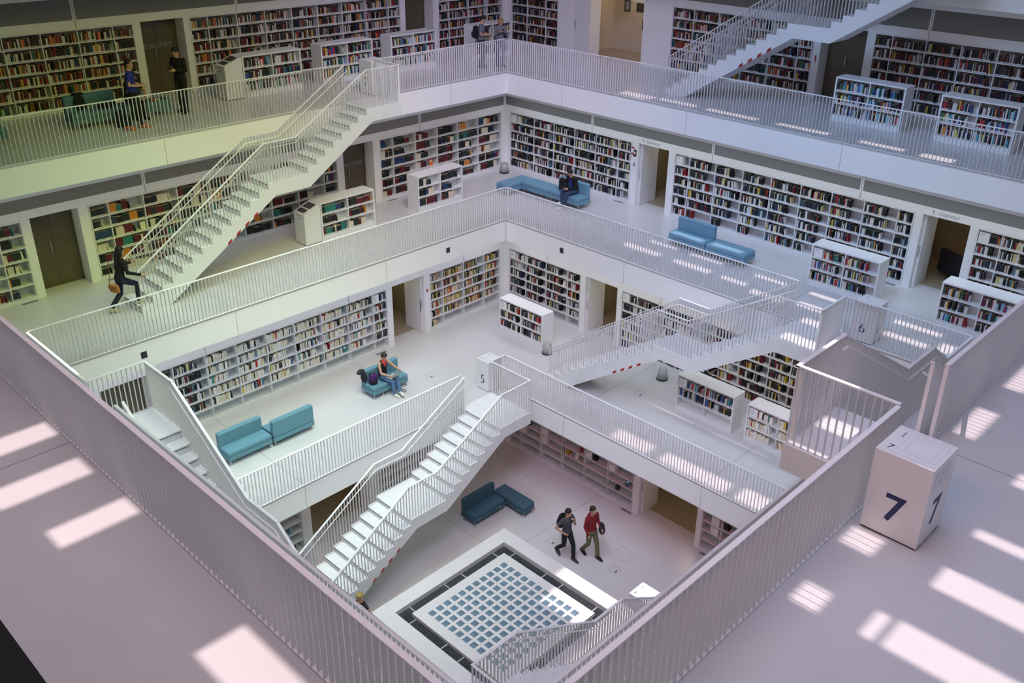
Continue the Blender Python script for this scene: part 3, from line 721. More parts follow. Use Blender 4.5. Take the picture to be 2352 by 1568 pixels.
# covers on show
for k, b, r, fu, c, lab in (
 ('L5A', 5, 1, .8, (235,232,225), 'white book set cover-out on the upper shelf of the cream paperbacks'),
 ('L5A', 7, 2, .85, (205,190,150), 'cream book set cover-out near the right end of the paperbacks'),
 ('L5A', 6, 3, .8, (28,28,30), 'black book with pale face set cover-out among the cream paperbacks'),
 ('L5A', 6, 4, .85, (60,140,130), 'green book set cover-out low among the cream paperbacks'),
 ('L5A', 2, 3, .8, (235,232,225), 'white book with dark dots set cover-out at the left of the paperbacks'),
 ('R5C', 2, 3, .8, (28,28,30), 'dark book set cover-out near the lower far corner'),
 ('R5C', 2, 1, .8, (222,214,195), 'pale book set cover-out on the second shelf at the lower far corner'),
 ('L6C', 2, 3, .75, (225,110,50), 'orange book set cover-out left of the middle far corner'),
 ('L6B', 1, 2, .9, (222,214,195), 'cream book set cover-out behind the climbing woman'),
 ('L6A', 5, 2, .7, (235,232,225), 'white book set cover-out at the far left picture edge'),
 ('L7A', 9, 2, .8, (200,200,196), 'pale book set cover-out left of the blue-shirted visitor'),
 ('R4A', 3, 3, .6, (235,232,225), 'white book standing alone on the bottom-floor shelf'),
 ('R4A', 4, 1, .6, (28,28,30), 'black book standing alone on the bottom-floor shelf'),
 ('R4A', 5, 3, .7, (70,110,140), 'blue book set cover-out at the right end of the bottom-floor shelf'),
 ('R4B', 0, 2, .75, (70,110,140), 'blue and orange book in the rightmost bottom-floor bookcase'),
):
    z, w = LEVEL[k[1]]; d = CASES[k]; face_out(k[0], w, d[b]+(d[b+1]-d[b])*fu, .06, z+.10+(BH-.142)/6*(5-r)+.013, c, lab)

# the largest 300 books are objects of their own; the rest, too many to count, one object
cand = [i for i, b in enumerate(BOOKS) if b[9]]
cand.sort(key=lambda i: -px_area(wpt(BOOKS[i][0], BOOKS[i][1], BOOKS[i][2], BOOKS[i][3], BOOKS[i][4]), BOOKS[i][5], BOOKS[i][6]))
single = set(cand[:285])
BKM = {}
def book_mesh(c):
    if c not in BKM:
        b = MB().box(0, 1, 0, 1, 0, 1, 0)
        n = len(b.v); b.v += [(.08,.02,1.004),(.92,.02,1.004),(.92,1,1.004),(.08,1,1.004),(.08,-.004,.04),(.92,-.004,.04),(.92,-.004,.15),(.08,-.004,.15)]
        b.f += [(n,n+1,n+2,n+3),(n+4,n+5,n+6,n+7)]; b.m += [1, 2]
        BKM[c] = b.mesh('book', [bmat(c), 'page', 'tag'])
    return BKM[c]
rest = MB(); slot = {c: i for i, c in enumerate(allc)}; PG, TG = len(allc), len(allc)+1
for i, (side, w, u, d, z, wd, h, dp, c, info, lean) in enumerate(BOOKS):
    if i in single:
        o = bpy.data.objects.new('book', book_mesh(c)); COL.objects.link(o)
        o.location = wpt(side, w, u, d, z); o.rotation_euler = (0, -lean if lean else 0, R90 if side == 'L' else 0); o.scale = (wd, dp, h)
        tag(o, '%s book, %s from left, %s' % (cname(c), ORD[min(info[1]-1, len(ORD)-1)], info[0]), 'book', 'books in the low bookcases')
    else:
        s = math.tan(lean)*h
        def P(a, b, e): return wpt(side, w, u+a*wd-s*e*(1 if lean else 0), d+b*dp, z+e*h)
        n = len(rest.v)
        rest.v += [P(0,0,0),P(1,0,0),P(1,1,0),P(0,1,0),P(0,0,1),P(1,0,1),P(1,1,1),P(0,1,1),P(.12,.02,1.004),P(.88,.02,1.004),P(.88,1,1.004),P(.12,1,1.004),P(.06,-.006,.03),P(.94,-.006,.03),P(.94,-.006,.14),P(.06,-.006,.14)]
        rest.f += [tuple(n+q for q in f) for f in ((0,1,5,4),(1,2,6,5),(3,0,4,7),(4,5,6,7),(8,9,10,11),(12,13,14,15))]
        rest.m += [slot[c]]*4+[PG, TG]
o = rest.build('books', [bmat(c) for c in allc]+['page', 'tag'], fix=False)
tag(o, 'thousands of books filling the white wall shelves on all galleries', 'books', None, 'stuff')

# ---------------------------------------------------------------- sofas
def sofa(loc, rz, cloth, label, group='blue sofa units', back=True, L=1.32, D=.62, plinth_m=None):
    t = thing('sofa' if back else 'bench', label, 'sofa' if back else 'bench', loc, rz, group)
    h = L/2-.004
    base = MB().box(-h, h, -D/2, D/2, .15, .285).build('base', cloth, t, bevel=.012)
    yb = D/2-.17 if back else D/2
    MB().box(-h, h, -D/2-.005, yb, .287, .42).build('seat_cushion', cloth, t, bevel=.035, smooth=False)
    if back: MB().box(-h, h, D/2-.168, D/2, .287, .80).build('backrest', cloth, t, bevel=.04)
    for sx in (-1, 1):
        for sy in (-1, 1):
            MB().tube([(sx*(h-.05), sy*(D/2-.05), 0), (sx*(h-.05), sy*(D/2-.05), .15)], .017, 10).build('leg', 'steel', t)
    for x in (-.42, .42): MB().box(x-.03, x+.03, -D/2-.004, -D/2+.002, .19, .25).box(x-.018, x+.018, -D/2-.0055, -D/2-.003, .2, .24, 1).build('socket', ['steel', 'black'], base)
    return t
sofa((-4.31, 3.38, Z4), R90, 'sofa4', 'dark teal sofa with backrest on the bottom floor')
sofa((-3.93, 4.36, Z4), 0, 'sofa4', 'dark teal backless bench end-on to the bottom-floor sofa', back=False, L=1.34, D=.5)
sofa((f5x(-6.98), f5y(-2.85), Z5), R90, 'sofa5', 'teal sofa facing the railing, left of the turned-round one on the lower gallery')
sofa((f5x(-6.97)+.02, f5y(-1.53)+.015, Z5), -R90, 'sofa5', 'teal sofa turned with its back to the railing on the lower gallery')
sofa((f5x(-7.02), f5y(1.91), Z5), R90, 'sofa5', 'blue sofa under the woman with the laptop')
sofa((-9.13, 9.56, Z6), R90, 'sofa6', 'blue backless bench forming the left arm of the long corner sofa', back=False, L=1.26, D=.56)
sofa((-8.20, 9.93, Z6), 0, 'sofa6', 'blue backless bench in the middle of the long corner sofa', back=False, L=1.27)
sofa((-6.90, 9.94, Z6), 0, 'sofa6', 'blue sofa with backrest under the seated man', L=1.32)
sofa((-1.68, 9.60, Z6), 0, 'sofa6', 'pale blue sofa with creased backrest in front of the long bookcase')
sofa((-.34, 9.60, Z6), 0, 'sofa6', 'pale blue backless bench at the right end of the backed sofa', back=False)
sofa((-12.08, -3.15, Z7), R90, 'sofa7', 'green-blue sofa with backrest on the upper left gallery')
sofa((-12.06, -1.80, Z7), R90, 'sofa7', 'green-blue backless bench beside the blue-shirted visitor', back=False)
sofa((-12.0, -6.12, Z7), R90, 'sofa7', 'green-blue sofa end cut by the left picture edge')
sofa((5.1, 13.0, Z6), 2.7, 'dark', 'dark sofa standing inside the right-hand doorway', group='dark lobby sofas', L=1.3, D=.7)

# ---------------------------------------------------------------- number boxes
def number_box(num, x0, x1, y0, y1, z, h, faces, label, big=.36, blk=None):
    cx, cy = (x0+x1)/2, (y0+y1)/2; hx, hy = (x1-x0)/2, (y1-y0)/2
    t = thing('information_box', label, 'box', (cx, cy, z), 0, 'white boxes with the floor number')
    bd = MB().box(-hx, hx, -hy, hy, .02, h).build('body', 'lacquer', t, bevel=.004)
    MB().box(-hx+.01, hx-.01, -hy+.01, hy-.01, 0, .02).build('plinth', 'black', t)
    for f in faces:
        p, r = {'-y': ((0, -hy-.002, h*.36), (R90, 0, 0)), '+x': ((hx+.002, 0, h*.36), (R90, 0, R90))}[f]
        text('numeral', num, bd, p, r, big, 'navy', bold=.006 if big > .44 else -.004)
    l = MB()
    for i, k in enumerate((.36, .27)):
        a, b = hx*k*2-.02, hy*k*2-.02; ox, oy = .06, 0.02
        for (p0, p1, q0, q1) in ((ox-a, ox+a, oy-b, oy-b+.0016), (ox-a, ox+a, oy+b-.0016, oy+b), (ox-a, ox-a+.0016, oy-b, oy+b), (ox+a-.0016, ox+a, oy-b, oy+b)):
            l.box(p0, p1, q0, q1, h, h+.0012)
    for (p0, p1, q0, q1) in ((-hx+.03, hx-.03, hy-.04, hy-.038), (-hx+.03, hx-.03, -hy+.04, -hy+.042), (-hx+.1, -hx+.12, .08, .2)): l.box(p0, p1, q0, q1, h, h+.0012)
    rng = random.Random(5)
    for i in range(12): l.box(hx, hx+.0012, -hy+.08+(i % 3)*.14, -hy+.08+(i % 3)*.14+rng.uniform(.05, .11), h-.1-.05*(i//3), h-.1-.05*(i//3)+.008)
    l.build('floor_plan', 'grey_print', bd)
    text('small_numeral', num, bd, (-hx+.10, -hy+.13, h+.001), (0, 0, .0), .13, 'navy')
    return t
number_box('7', 9.98, 10.60, -4.55, -3.94, Z7, 1.0, ('-y', '+x'), 'big white box with a navy 7 in the right foreground', .46)
number_box('7', -10.55, -9.95, 4.28, 4.88, Z7, 1.0, ('-y', '+x'), 'small white box marked 7 at the far end of the long left stair')
number_box('6', 4.52, 5.10, 7.40, 7.98, Z6, 1.0, ('-y', '+x'), 'white box marked 6 behind the right-hand gallery railing')
number_box('5', f5x(-5.2), f5x(-4.70), f5y(4.0), f5y(4.55), Z5, 1.0, ('-y', '+x'), 'white box marked 5 at the head of the central stair', .42)
number_box('4', 1.78, 2.40, 2.92, 3.52, Z4, 1.0, ('-y', '+x'), 'plain white box in pink light beside the bottom stair')

# ---------------------------------------------------------------- slanted consoles
def console(x_front, y0, y1, z, label):
    t = thing('catalogue_console', label, 'console', (x_front-.28, (y0+y1)/2, z), 0, 'slanted catalogue consoles')
    h = (y1-y0)/2; D = .27
    b = MB(); n = len(b.v)
    # the top slopes down towards -y
    b.prism([(-h, .02), (h, .02), (h, 1.2), (-h, .98)], -D, D); b.build('body', 'lacquer', t, bevel=.006)
    MB().box(-D+.01, D-.01, -h+.01, h-.01, 0, .02).build('plinth', 'black', t)
    sl = .22/(2*h)
    def slab(name, x0, x1, a, c, m):
        q = MB(); q.prism([(a, .98+(a+h)*sl+.001), (c, .98+(c+h)*sl+.001), (c, .98+(c+h)*sl+.006), (a, .98+(a+h)*sl+.006)], x0, x1); return q.build(name, m, t)
    slab('screen', -D+.08, D-.08, -.02, h-.08, 'screen'); slab('keyboard', -D+.08, D-.1, -h+.06, -.07, 'screen')
    MB().box(-.07, .07, -h-.002, -h, .80, .815).build('slot', 'black', t); MB().box(-.12, .12, -h-.002, -h, .9, .93).build('lettering', 'grey_print', t)
    return t
console(-9.73, 1.37, 1.94, Z6, 'white slanted console at the left end of the middle-gallery low bookcase')
console(-12.18, .76, 1.33, Z7, 'white slanted console beside the low bookcase on the upper left gallery')

# ---------------------------------------------------------------- bins, hatches, grilles
def bin_(x, y, z, label):
    t = thing('waste_bin', label, 'bin', (x, y, z), 0, 'grey waste bins')
    MB().lathe([(.175, .03), (.14, .36), (.125, .36), (.12, .33)], 0, 0, 28).build('body', 'bin', t, smooth=True)
    MB().lathe([(.185, 0), (.185, .03)], 0, 0, 28).build('foot_ring', 'black', t); MB().lathe([(.1425, .20), (.144, .21)], 0, 0, 28).build('rim', 'steel', t)
bin_(-10.97, 10.88, Z6, 'grey bin in the far corner of the middle gallery')
bin_(f5x(-5.18), f5y(7.13), Z5, 'grey bin between a low bookcase and the right-hand stair')
bin_(f5x(-1.51), f5y(8.42), Z5, 'grey bin standing under the right-hand stair')
def hatch(x, y, z, s, label, slot=True):
    t = thing('floor_hatch', label, 'hatch', (x, y, z), 0, 'floor hatches'); a = MB(); h = s/2
    for q in ((-h, h, -h, -h+.007), (-h, h, h-.007, h), (-h, -h+.007, -h, h), (h-.007, h, -h, h)): a.box(*q, .0005, .0018)
    a.build('outline', 'joint', t)
    if slot: MB().box(h-.09, h-.05, -h+.05, h-.12, .0005, .002).build('slot', 'black', t)
hatch(-1.9, 3.95, Z4, .27, 'small floor hatch between the bottom-floor bench and the walking men')
hatch(.25, 4.3, Z4, .27, 'small floor hatch just right of the man in the red hoodie')
hatch(-4.5, 5.6, Z4, .55, 'large floor hatch behind the bottom-floor bench', False)
hatch(.0, 5.0, Z4, .55, 'large floor hatch near the man in the red hoodie', False)
hatch(f5x(-6.7), f5y(3.45), Z5, .27, 'small floor hatch right of the woman with the laptop')
hatch(f5x(-1.45), f5y(7.2), Z5, .27, 'small floor hatch under the right-hand stair')
hatch(-9.2, .55, Z6, .5, 'floor hatch under the long left stair', False)
hatch(-8.2, 4.9, Z6, .6, 'floor hatch between the two low bookcases on the middle gallery', False)
def grille(side, w, u, z, label):
    t = thing('floor_grille', label, 'grille', wpt(side, w, u, -.1, z), R90 if side == 'L' else 0, 'floor grilles at the wall foot')
    MB().box(-.2, .2, -.045, .045, .0005, .002).build('plate', 'black', t); a = MB()
    for i in range(9): a.box(-.19+.0425*i, -.165+.0425*i, -.035, .035, .002, .004)
    a.build('slats', 'grey_print', t)
grille('R', W4, -1.25, Z4, 'floor grille in front of the bottom-floor doorway'); grille('R', W4, 1.75, Z4, 'floor grille at the rightmost bottom-floor bookcase')
grille('R', W6, -5.9, Z6, 'floor grille right of the seated man'); grille('R', W6, 3.7, Z6, 'floor grille at the right-hand doorway, middle gallery'); grille('L', W6, -5.95, Z6, 'floor grille at the left picture edge'); grille('L', W6, -3.7, Z6, 'floor grille behind the climbing woman'); grille('L', W6, 5.9, Z6, 'floor grille left of the middle far corner')
grille('L', W5, 3.5, Z5, 'floor grille at the end of the cream paperbacks')

# ---------------------------------------------------------------- glass tile basin
t = thing('fountain_basin', 'square white basin with a grid of glass tiles on the bottom floor', 'basin', (0, 0, 0))
mb = MB(); ring(mb, 1.96, 2.40, 0.002, 1.1); mb.build('curb', 'stone', t, bevel=.008)
MB().box(-1.955, 1.955, -1.955, 1.955, .55, .8).build('grating_pit', 'pit', t)
gr = MB(); zt = .97
for i in range(-54, 55):
    p = i*.036
    for (a, b) in (((-1.95, -1.66), (1.66, 1.95)) if abs(p) < 1.66 else ((-1.95, 1.95),)): gr.box(p-.004, p+.004, a, b, zt-.02, zt)
    for (a, b) in (((-1.95, -1.66), (1.66, 1.95)) if abs(p) < 1.66 else ()): gr.box(a, b, p-.004, p+.004, zt-.02, zt)
for i in range(8):
    p = 1.66+i*.038
    for s in (-1, 1): gr.box(-1.95, 1.95, s*p-.004, s*p+.004, zt-.02, zt) if s*p else None
    for s in (-1, 1): gr.box(s*p-.004, s*p+.004, -1.66, 1.66, zt-.021, zt-.001)
gr.build('grating', 'grate', t, fix=False)
fl = MB()
for p in (-1.5, -.3, .3, 1.5):
    for s in (-1, 1): fl.box(p-.018, p+.018, *sorted((s*1.66, s*1.95)), zt, zt+.006); fl.box(*sorted((s*1.66, s*1.95)), p-.018, p+.018, zt, zt+.006)
fl.build('grating_strips', 'bin', t)['kind'] = 'stuff'
MB().box(-1.66, 1.66, -1.66, 1.66, .801, 1.07).build('plate', 'stone', t, bevel=.006)
tl = [((i-5)*.258, (j-5)*.258) for i in range(11) for j in range(11)]
tl.sort(key=lambda p: (Vector((p[0], p[1], 1.07))-CP).length)
tme = MB().box(-.086, .086, -.086, .086, 0, .004).mesh('glass_tile', 'tile'); tr = MB()
for i, (x, y) in enumerate(tl):
    if i < 100: inst(tme, 'glass_tile', t, (x, y, 1.0705))
    else: tr.box(x-.086, x+.086, y-.086, y+.086, 1.0705, 1.0745)
tr.build('glass_tiles', 'tile', t)['kind'] = 'stuff'

# ---------------------------------------------------------------- small things on the walls
def plate(name, label, cat, side, w, u, z, hw, hh, m, group=None, d=0, extra=None):
    t = thing(name, label, cat, wpt(side, w, u, d, z), R90 if side == 'L' else 0, group)
    pn = MB().box(-hw, hw, -.012, -.001, -hh, hh).build('panel', m, t)
    if extra: extra(pn)
    return t
def ring_of(t): MB().box(-.045, .045, -.014, -.012, -.045, .045).build('grille', 'dark', t)
def edge_square(loc, rz, label):
    t = thing('edge_speaker', label, 'speaker', loc, rz, 'black squares set in the slab edge')
    pn = MB().box(-.075, .075, -.004, 0, -.085, .085).build('panel', 'black', t); MB().box(-.05, .05, -.006, -.004, -.055, .055).build('grille', 'screen', pn)
edge_square((-E6+.001, 4.83, 7.62), R90, 'small black square in the slab edge left of the lower far corner')
edge_square((-E6+.001, -4.92, 7.62), R90, 'small black square in the slab edge above the left foreground stair')
edge_square((-4.88, E6-.001, 7.62), 0, 'small black square in the slab edge right of the lower far corner')
def pict(t):
    MB().box(-.05, .05, -.0135, -.012, -.07, .07).build('pictogram', 'sign', t)
plate('fire_sign', 'red fire point sign beside the first Literatur doorway', 'sign', 'R', W6, -5.50, Z6+1.86, .055, .12, 'red', None, -.02, pict)
plate('exit_sign', 'black illuminated sign on the door jamb right of the far bookcase', 'sign', 'R', W6, -5.42, Z6+1.78, .06, .11, 'black', None, 0, lambda t: MB().box(-.03, .03, -.014, -.012, -.04, .05).build('pictogram', 'sign', t))
plate('notice', 'small red-lined notice on the door jamb right of the far bookcase', 'notice', 'R', W6, -5.42, Z6+1.4, .06, .08, 'sign', 'small notices', 0, lambda t: MB().box(-.045, .045, -.013, -.012, -.06, .06).build('print', 'grey_print', t))
plate('notice', 'small red-lined notice on the wall left of the lower far bookcase', 'notice', 'L', W5, f5y(5.38), Z5+1.55, .05, .07, 'sign', 'small notices', 0, lambda t: MB().box(-.035, .035, -.013, -.012, -.05, .05).build('print', 'red', t))
plate('lift_display', 'dark screen on the lift lobby wall', 'screen', 'R', W7+1.98, -9.0, Z7+1.62, .24, .15, 'black', None, 0, lambda t: MB().box(-.19, .19, -.014, -.012, -.11, .11).build('display', 'screen', t))
plate('poster', 'framed dark poster on the lift lobby wall left of the screen', 'poster', 'R', W7+1.98, -9.68, Z7+1.62, .13, .2, 'black', None, 0, lambda t: MB().box(-.09, .09, -.014, -.012, -.16, .16).build('sheet', 'grey_print', t))
plate('lift_button', 'black lift call panel with red light in the lobby', 'panel', 'R', W7+1.98, -8.9, Z7+1.0, .045, .18, 'black', None, 0, lambda t: MB().box(-.02, .02, -.014, -.012, -.02, .08).build('lamp', 'red', t))
plate('lift_button', 'small red-lit panel on the pillar right of the top-right stair', 'panel', 'R', W7, -.83, Z7+1.15, .035, .13, 'steel', None, 0, lambda t: MB().box(-.02, .02, -.014, -.012, -.05, .08).build('lamp', 'red', t))
t = bpy.data.objects.new('door_13', None); COL.objects.link(t); structure(t, 'pale door at the back of the lift lobby')
MB().box(-8.45, -7.43, W7+1.96, W7+1.999, Z7+.01, Z7+2.1).build('leaf', 'beige_light', t)
MB().box(-8.47, -8.44, W7+1.945, W7+1.97, Z7+.01, Z7+2.12).build('door_frame', 'sign', t); MB().box(-8.36, -8.28, W7+1.90, W7+1.955, Z7+.95, Z7+1.15).build('handle', 'steel', t)
def wall_text(body, u, z, label):
    t = thing('wall_lettering', label, 'lettering', (u, W6-.002, z), 0, 'grey Literatur lettering above the doorways')
    text('lettering', body, t, (.06, 0, 0), (R90, 0, 0), .15, 'grey_print'); a = MB()
    a.box(-.37, -.355, -.002, 0, -.06, .06); a.bar((-.3625, -.001, .06), (-.40, -.001, .02), .002, .014); a.bar((-.3625, -.001, .06), (-.325, -.001, .02), .002, .014)
    a.build('arrow', 'grey_print', t)
wall_text('Literatur', -4.75, Z6+2.25, 'grey Literatur lettering with arrow above the left of two doorways')
wall_text('Literatur', 4.85, Z6+2.25, 'grey Literatur lettering with arrow above the right of two doorways')

# ---------------------------------------------------------------- people
V = Vector
PCOL = {}
def pcol(c, rough=.85, var=.12, scale=25):
    k = (c, rough)
    if k not in PCOL: PCOL[k] = mat('cloth_%d_%d_%d' % c, rgb(*c), rough, var=var, scale=scale)
    return PCOL[k]
def fused(name, mb, m, parent, voxel=.012, smooth=2):
    o = mb.build(name, m, parent)
    r = o.modifiers.new('remesh', 'REMESH'); r.mode = 'VOXEL'; r.voxel_size = voxel; r.use_smooth_shade = True
    s = o.modifiers.new('smooth', 'SMOOTH'); s.factor = .5; s.iterations = smooth
    return o
def ball(mb, c, r, R=None, k=14, n=9):
    c = V(c); R = R or Matrix.Identity(3); b = len(mb.v)
    for i in range(1, n):
        p = math.pi*i/n
        for j in range(k):
            t = 2*math.pi*j/k; mb.v.append(tuple(c+R @ V((r[0]*math.sin(p)*math.cos(t), r[1]*math.sin(p)*math.sin(t), r[2]*math.cos(p)))))
    a = len(mb.v); mb.v += [tuple(c+R @ V((0,0,r[2]))), tuple(c-R @ V((0,0,r[2])))]
    for i in range(n-2):
        for j in range(k): mb.f.append((b+i*k+j, b+(i+1)*k+j, b+(i+1)*k+(j+1)%k, b+i*k+(j+1)%k)); mb.m.append(0)
    for j in range(k):
        mb.f.append((a, b+j, b+(j+1)%k)); mb.f.append((a+1, b+(n-2)*k+(j+1)%k, b+(n-2)*k+j)); mb.m += [0, 0]
def limb(mb, pts, rad):
    mb.tube(pts, list(rad), 12)
    for p, r in zip(pts, rad): ball(mb, p, (r, r, r), k=12, n=8)
def torso(mb, secs, right):
    """secs: (centre, half width, half depth) from hips to neck"""
    k = 18; b = len(mb.v); right = V(right).normalized()
    for i, (c, rx, ry) in enumerate(secs):
        d = (V(secs[min(i+1, len(secs)-1)][0])-V(secs[max(i-1, 0)][0])).normalized(); fr = d.cross(right).normalized(); rr = fr.cross(d).normalized()
        for j in range(k):
            t = 2*math.pi*j/k; mb.v.append(tuple(V(c)+rr*(rx*math.cos(t))+fr*(ry*math.sin(t))))
    for i in range(len(secs)-1):
        for j in range(k): q = b+i*k; mb.f.append((q+j, q+(j+1)%k, q+k+(j+1)%k, q+k+j)); mb.m.append(0)
    mb.f.append(tuple(b+j for j in reversed(range(k)))); e = b+(len(secs)-1)*k; mb.f.append(tuple(e+j for j in range(k))); mb.m += [0, 0]
def hand(mb, wrist, d, palm, curl=.5):
    """wrist point, direction of the hand, palm normal (the way the palm faces)"""
    d = V(d).normalized(); n = V(palm); n = (n-d*n.dot(d)).normalized(); s = d.cross(n)
    w = V(wrist); limb(mb, [w, w+d*.045], [.024, .030]); R = Matrix((s, n, d)).transposed()
    ball(mb, w+d*.055, (.040, .017, .052), R)
    for x, L in ((-.030, .062), (-.010, .075), (.010, .070), (.029, .055)):
        p0 = w+d*.095+s*x; a = curl; p1 = p0+(d*math.cos(a)+n*math.sin(a))*L*.5; p2 = p1+(d*math.cos(2.2*a)+n*math.sin(2.2*a))*L*.5
        limb(mb, [p0-d*.02, p0, p1, p2], [.009, .009, .0085, .007])
    p0 = w+d*.03-s*.032; p1 = p0+(d*.6-s*.55+n*.35).normalized()*.04; limb(mb, [w+d*.025-s*.012, p0, p1, p1+(d*.8+n*.5).normalized()*.03], [.012, .011, .010, .008])
def person(label, loc, face, J={}, top=(40,40,40), sleeve='long', bottom=(30,35,50), shoe=(20,20,20), hair=(25,18,14), hairlen='short', skin=None, scale=1.0, look=(0, 0), curl=(.6, .6), handdir=None, group=None, dress=None, female=False, palms=None):
    rz = math.atan2(-face[0], face[1])
    t = thing('person', label, 'person', loc, rz, group); t.scale = (scale,)*3
    j = dict(hip=(0,0,.95), chest=(0,-.01,1.30), neck=(0,0,1.49), head=(0,.03,1.655),
             shL=(-.175,-.01,1.43), shR=(.175,-.01,1.43), elL=(-.22,-.04,1.15), elR=(.22,-.04,1.15), wrL=(-.22,.06,.91), wrR=(.22,.06,.91),
             hiL=(-.085,0,.92), hiR=(.085,0,.92), knL=(-.10,.03,.50), knR=(.10,.03,.50), anL=(-.10,-.03,.085), anR=(.10,-.03,.085), toeL=(-.12,.16,.03), toeR=(.12,.16,.03))
    j.update(J); j = {k: V(v) for k, v in j.items()}
    sk = M['skin'] if skin is None else pcol(skin, .5, .05)
    right = (j['shR']-j['shL']); sw = .92 if female else 1.0
    mid = j['hip'].lerp(j['chest'], .5)
    def trunk(mb, g, lo=0, hi=1):
        hipw = (.165 if female else .155)
        secs = [(j['hip']-V((0,0,.07)), hipw*.9+g, .105+g), (j['hip'], hipw+g, .115+g), (mid, (.125 if female else .145)+g, .10+g), (j['chest'], .165*sw+g, .115+g), (j['chest'].lerp(j['neck'], .5), .165*sw+g, .10+g), (j['chest'].lerp(j['neck'], .85), .10+g, .075+g), (j['neck'], .058+g*.6, .058+g*.6)]
        torso(mb, secs[lo:len(secs) if hi else -1], right)
    b = MB(); trunk(b, -.012)
    H = j['head']; Rh = Matrix.Rotation(math.radians(look[0]), 3, 'Z') @ Matrix.Rotation(math.radians(look[1]), 3, 'X')
    def hp(x, y, z): return H+Rh @ V((x, y, z))
    limb(b, [j['neck']-V((0,0,.05)), hp(0, -.02, -.06)], [.056, .052])
    ball(b, hp(0, -.008, .022), (.074, .095, .098), Rh); ball(b, hp(0, .026, -.045), (.055, .06, .068), Rh)
    ball(b, hp(0, .092, -.012), (.012, .018, .018), Rh); ball(b, hp(0, .086, .008), (.009, .012, .026), Rh); ball(b, hp(0, .075, -.09), (.028, .022, .02), Rh)
    for s in (-1, 1): ball(b, hp(s*.076, -.008, -.012), (.010, .02, .032), Rh)
    for s, A in ((-1, 'L'), (1, 'R')):
        sh, el, wr = j['sh'+A], j['el'+A], j['wr'+A]
        limb(b, [sh.lerp(j['neck'], .3)-V((0,0,.02)), sh, sh.lerp(el, .5), el, el.lerp(wr, .35), wr], [.045, .05, .043, .037, .037, .024])
        hd = (wr-el).normalized() if not handdir or A not in handdir else V(handdir[A])
        pn = V((-s, .1, 0)) if not palms or A not in palms else V(palms[A])
        if abs(pn.normalized().dot(hd)) > .9: pn = V((0, .3, 1))
        hand(b, wr, hd, pn, curl[0 if A == 'L' else 1])
        hi, kn, an, to = j['hi'+A], j['kn'+A], j['an'+A], j['toe'+A]
        limb(b, [hi, hi.lerp(kn, .5), kn, kn.lerp(an, .35), an], [.08, .066, .050, .048, .034])
    fused('body', b, sk, t, .009, 1)
    f = MB()
    for s in (-1, 1): ball(f, hp(s*.03, .0725, .012), (.011, .008, .006), Rh, 8, 6)
    f.build('eyes', 'black', t)
    f = MB(); ball(f, hp(0, .087, -.052), (.021, .006, .006), Rh, 8, 6); f.build('mouth', pcol((165,92,84)), t)
    # clothes
    c = MB(); trunk(c, .008)
    if sleeve != 'none':
        for s, A in ((-1, 'L'), (1, 'R')):
            sh, el, wr = j['sh'+A], j['el'+A], j['wr'+A]
            if sleeve == 'short': limb(c, [sh.lerp(j['neck'], .35)-V((0,0,.03)), sh, sh.lerp(el, .55)], [.05, .066, .060])
            else: limb(c, [sh.lerp(j['neck'], .35)-V((0,0,.03)), sh, sh.lerp(el, .5), el, el.lerp(wr, .93)], [.05, .066, .057, .051, .038])
    fused('jacket' if sleeve == 'long' else 'shirt', c, pcol(top), t, .012, 3)
    c = MB(); torso(c, [(j['hip']-V((0,0,.08)), .155, .118), (j['hip']+V((0,0,.02)), .168, .13)], right)
    for A in 'LR':
        hi, kn, an = j['hi'+A], j['kn'+A], j['an'+A]
        limb(c, [j['hip'].lerp(hi, .8), hi, hi.lerp(kn, .5), kn, kn.lerp(an, .4), an.lerp(kn, .09)], [.10, .098, .083, .068, .066, .060])
    fused('trousers', c, pcol(bottom), t, .012, 3)
    for A in 'LR':
        an, to = j['an'+A], j['toe'+A]; c = MB(); d = (to-an); fl = V((d.x, d.y, 0)).normalized()
        limb(c, [an-fl*.05-V((0,0,.042)), an-V((0,0,.04)), an.lerp(to, .6)-V((0,0,.01)), to], [.042, .050, .048, .036]); limb(c, [an-V((0,0,.035)), an.lerp(to, .4)-V((0,0,.0))], [.052, .044])
        fused('shoe', c, pcol(shoe), t, .012, 1)
    c = MB()
    ball(c, hp(0, -.022, .050), (.087, .100, .096), Rh); ball(c, hp(0, -.05, .01), (.085, .075, .085), Rh)
    if hairlen == 'short': limb(c, [hp(0, -.06, .0), hp(0, -.062, -.05)], [.066, .045])
    if hairlen == 'bob':
        for s in (-1, 1): limb(c, [hp(s*.066, -.015, .02), hp(s*.078, -.01, -.07), hp(s*.07, .005, -.15)], [.035, .034, .022])
        limb(c, [hp(0, -.06, .0), hp(0, -.07, -.13)], [.075, .06])
    if hairlen == 'long':
        for s in (-1, 1): limb(c, [hp(s*.06, -.02, .02), hp(s*.075, -.03, -.1)], [.035, .035])
        limb(c, [hp(0, -.06, .0), hp(0, -.09, -.15), hp(0, -.13, -.33)], [.075, .075, .045])
    if hairlen == 'bun': limb(c, [hp(0, -.06, .0), hp(0, -.062, -.04)], [.066, .05]); ball(c, hp(0, -.115, .03), (.035, .035, .035), Rh)
    if hairlen != 'cap': fused('hair', c, pcol(hair, .6), t, .012, 1)
    else:
        fused('hair', (lambda q: (limb(q, [hp(0, -.055, -.005), hp(0, -.06, -.05)], [.07, .05]), q)[1])(MB()), pcol(hair, .6), t, .012, 1)
    t['_j'] = 0; del t['_j']
    return t, hp, j
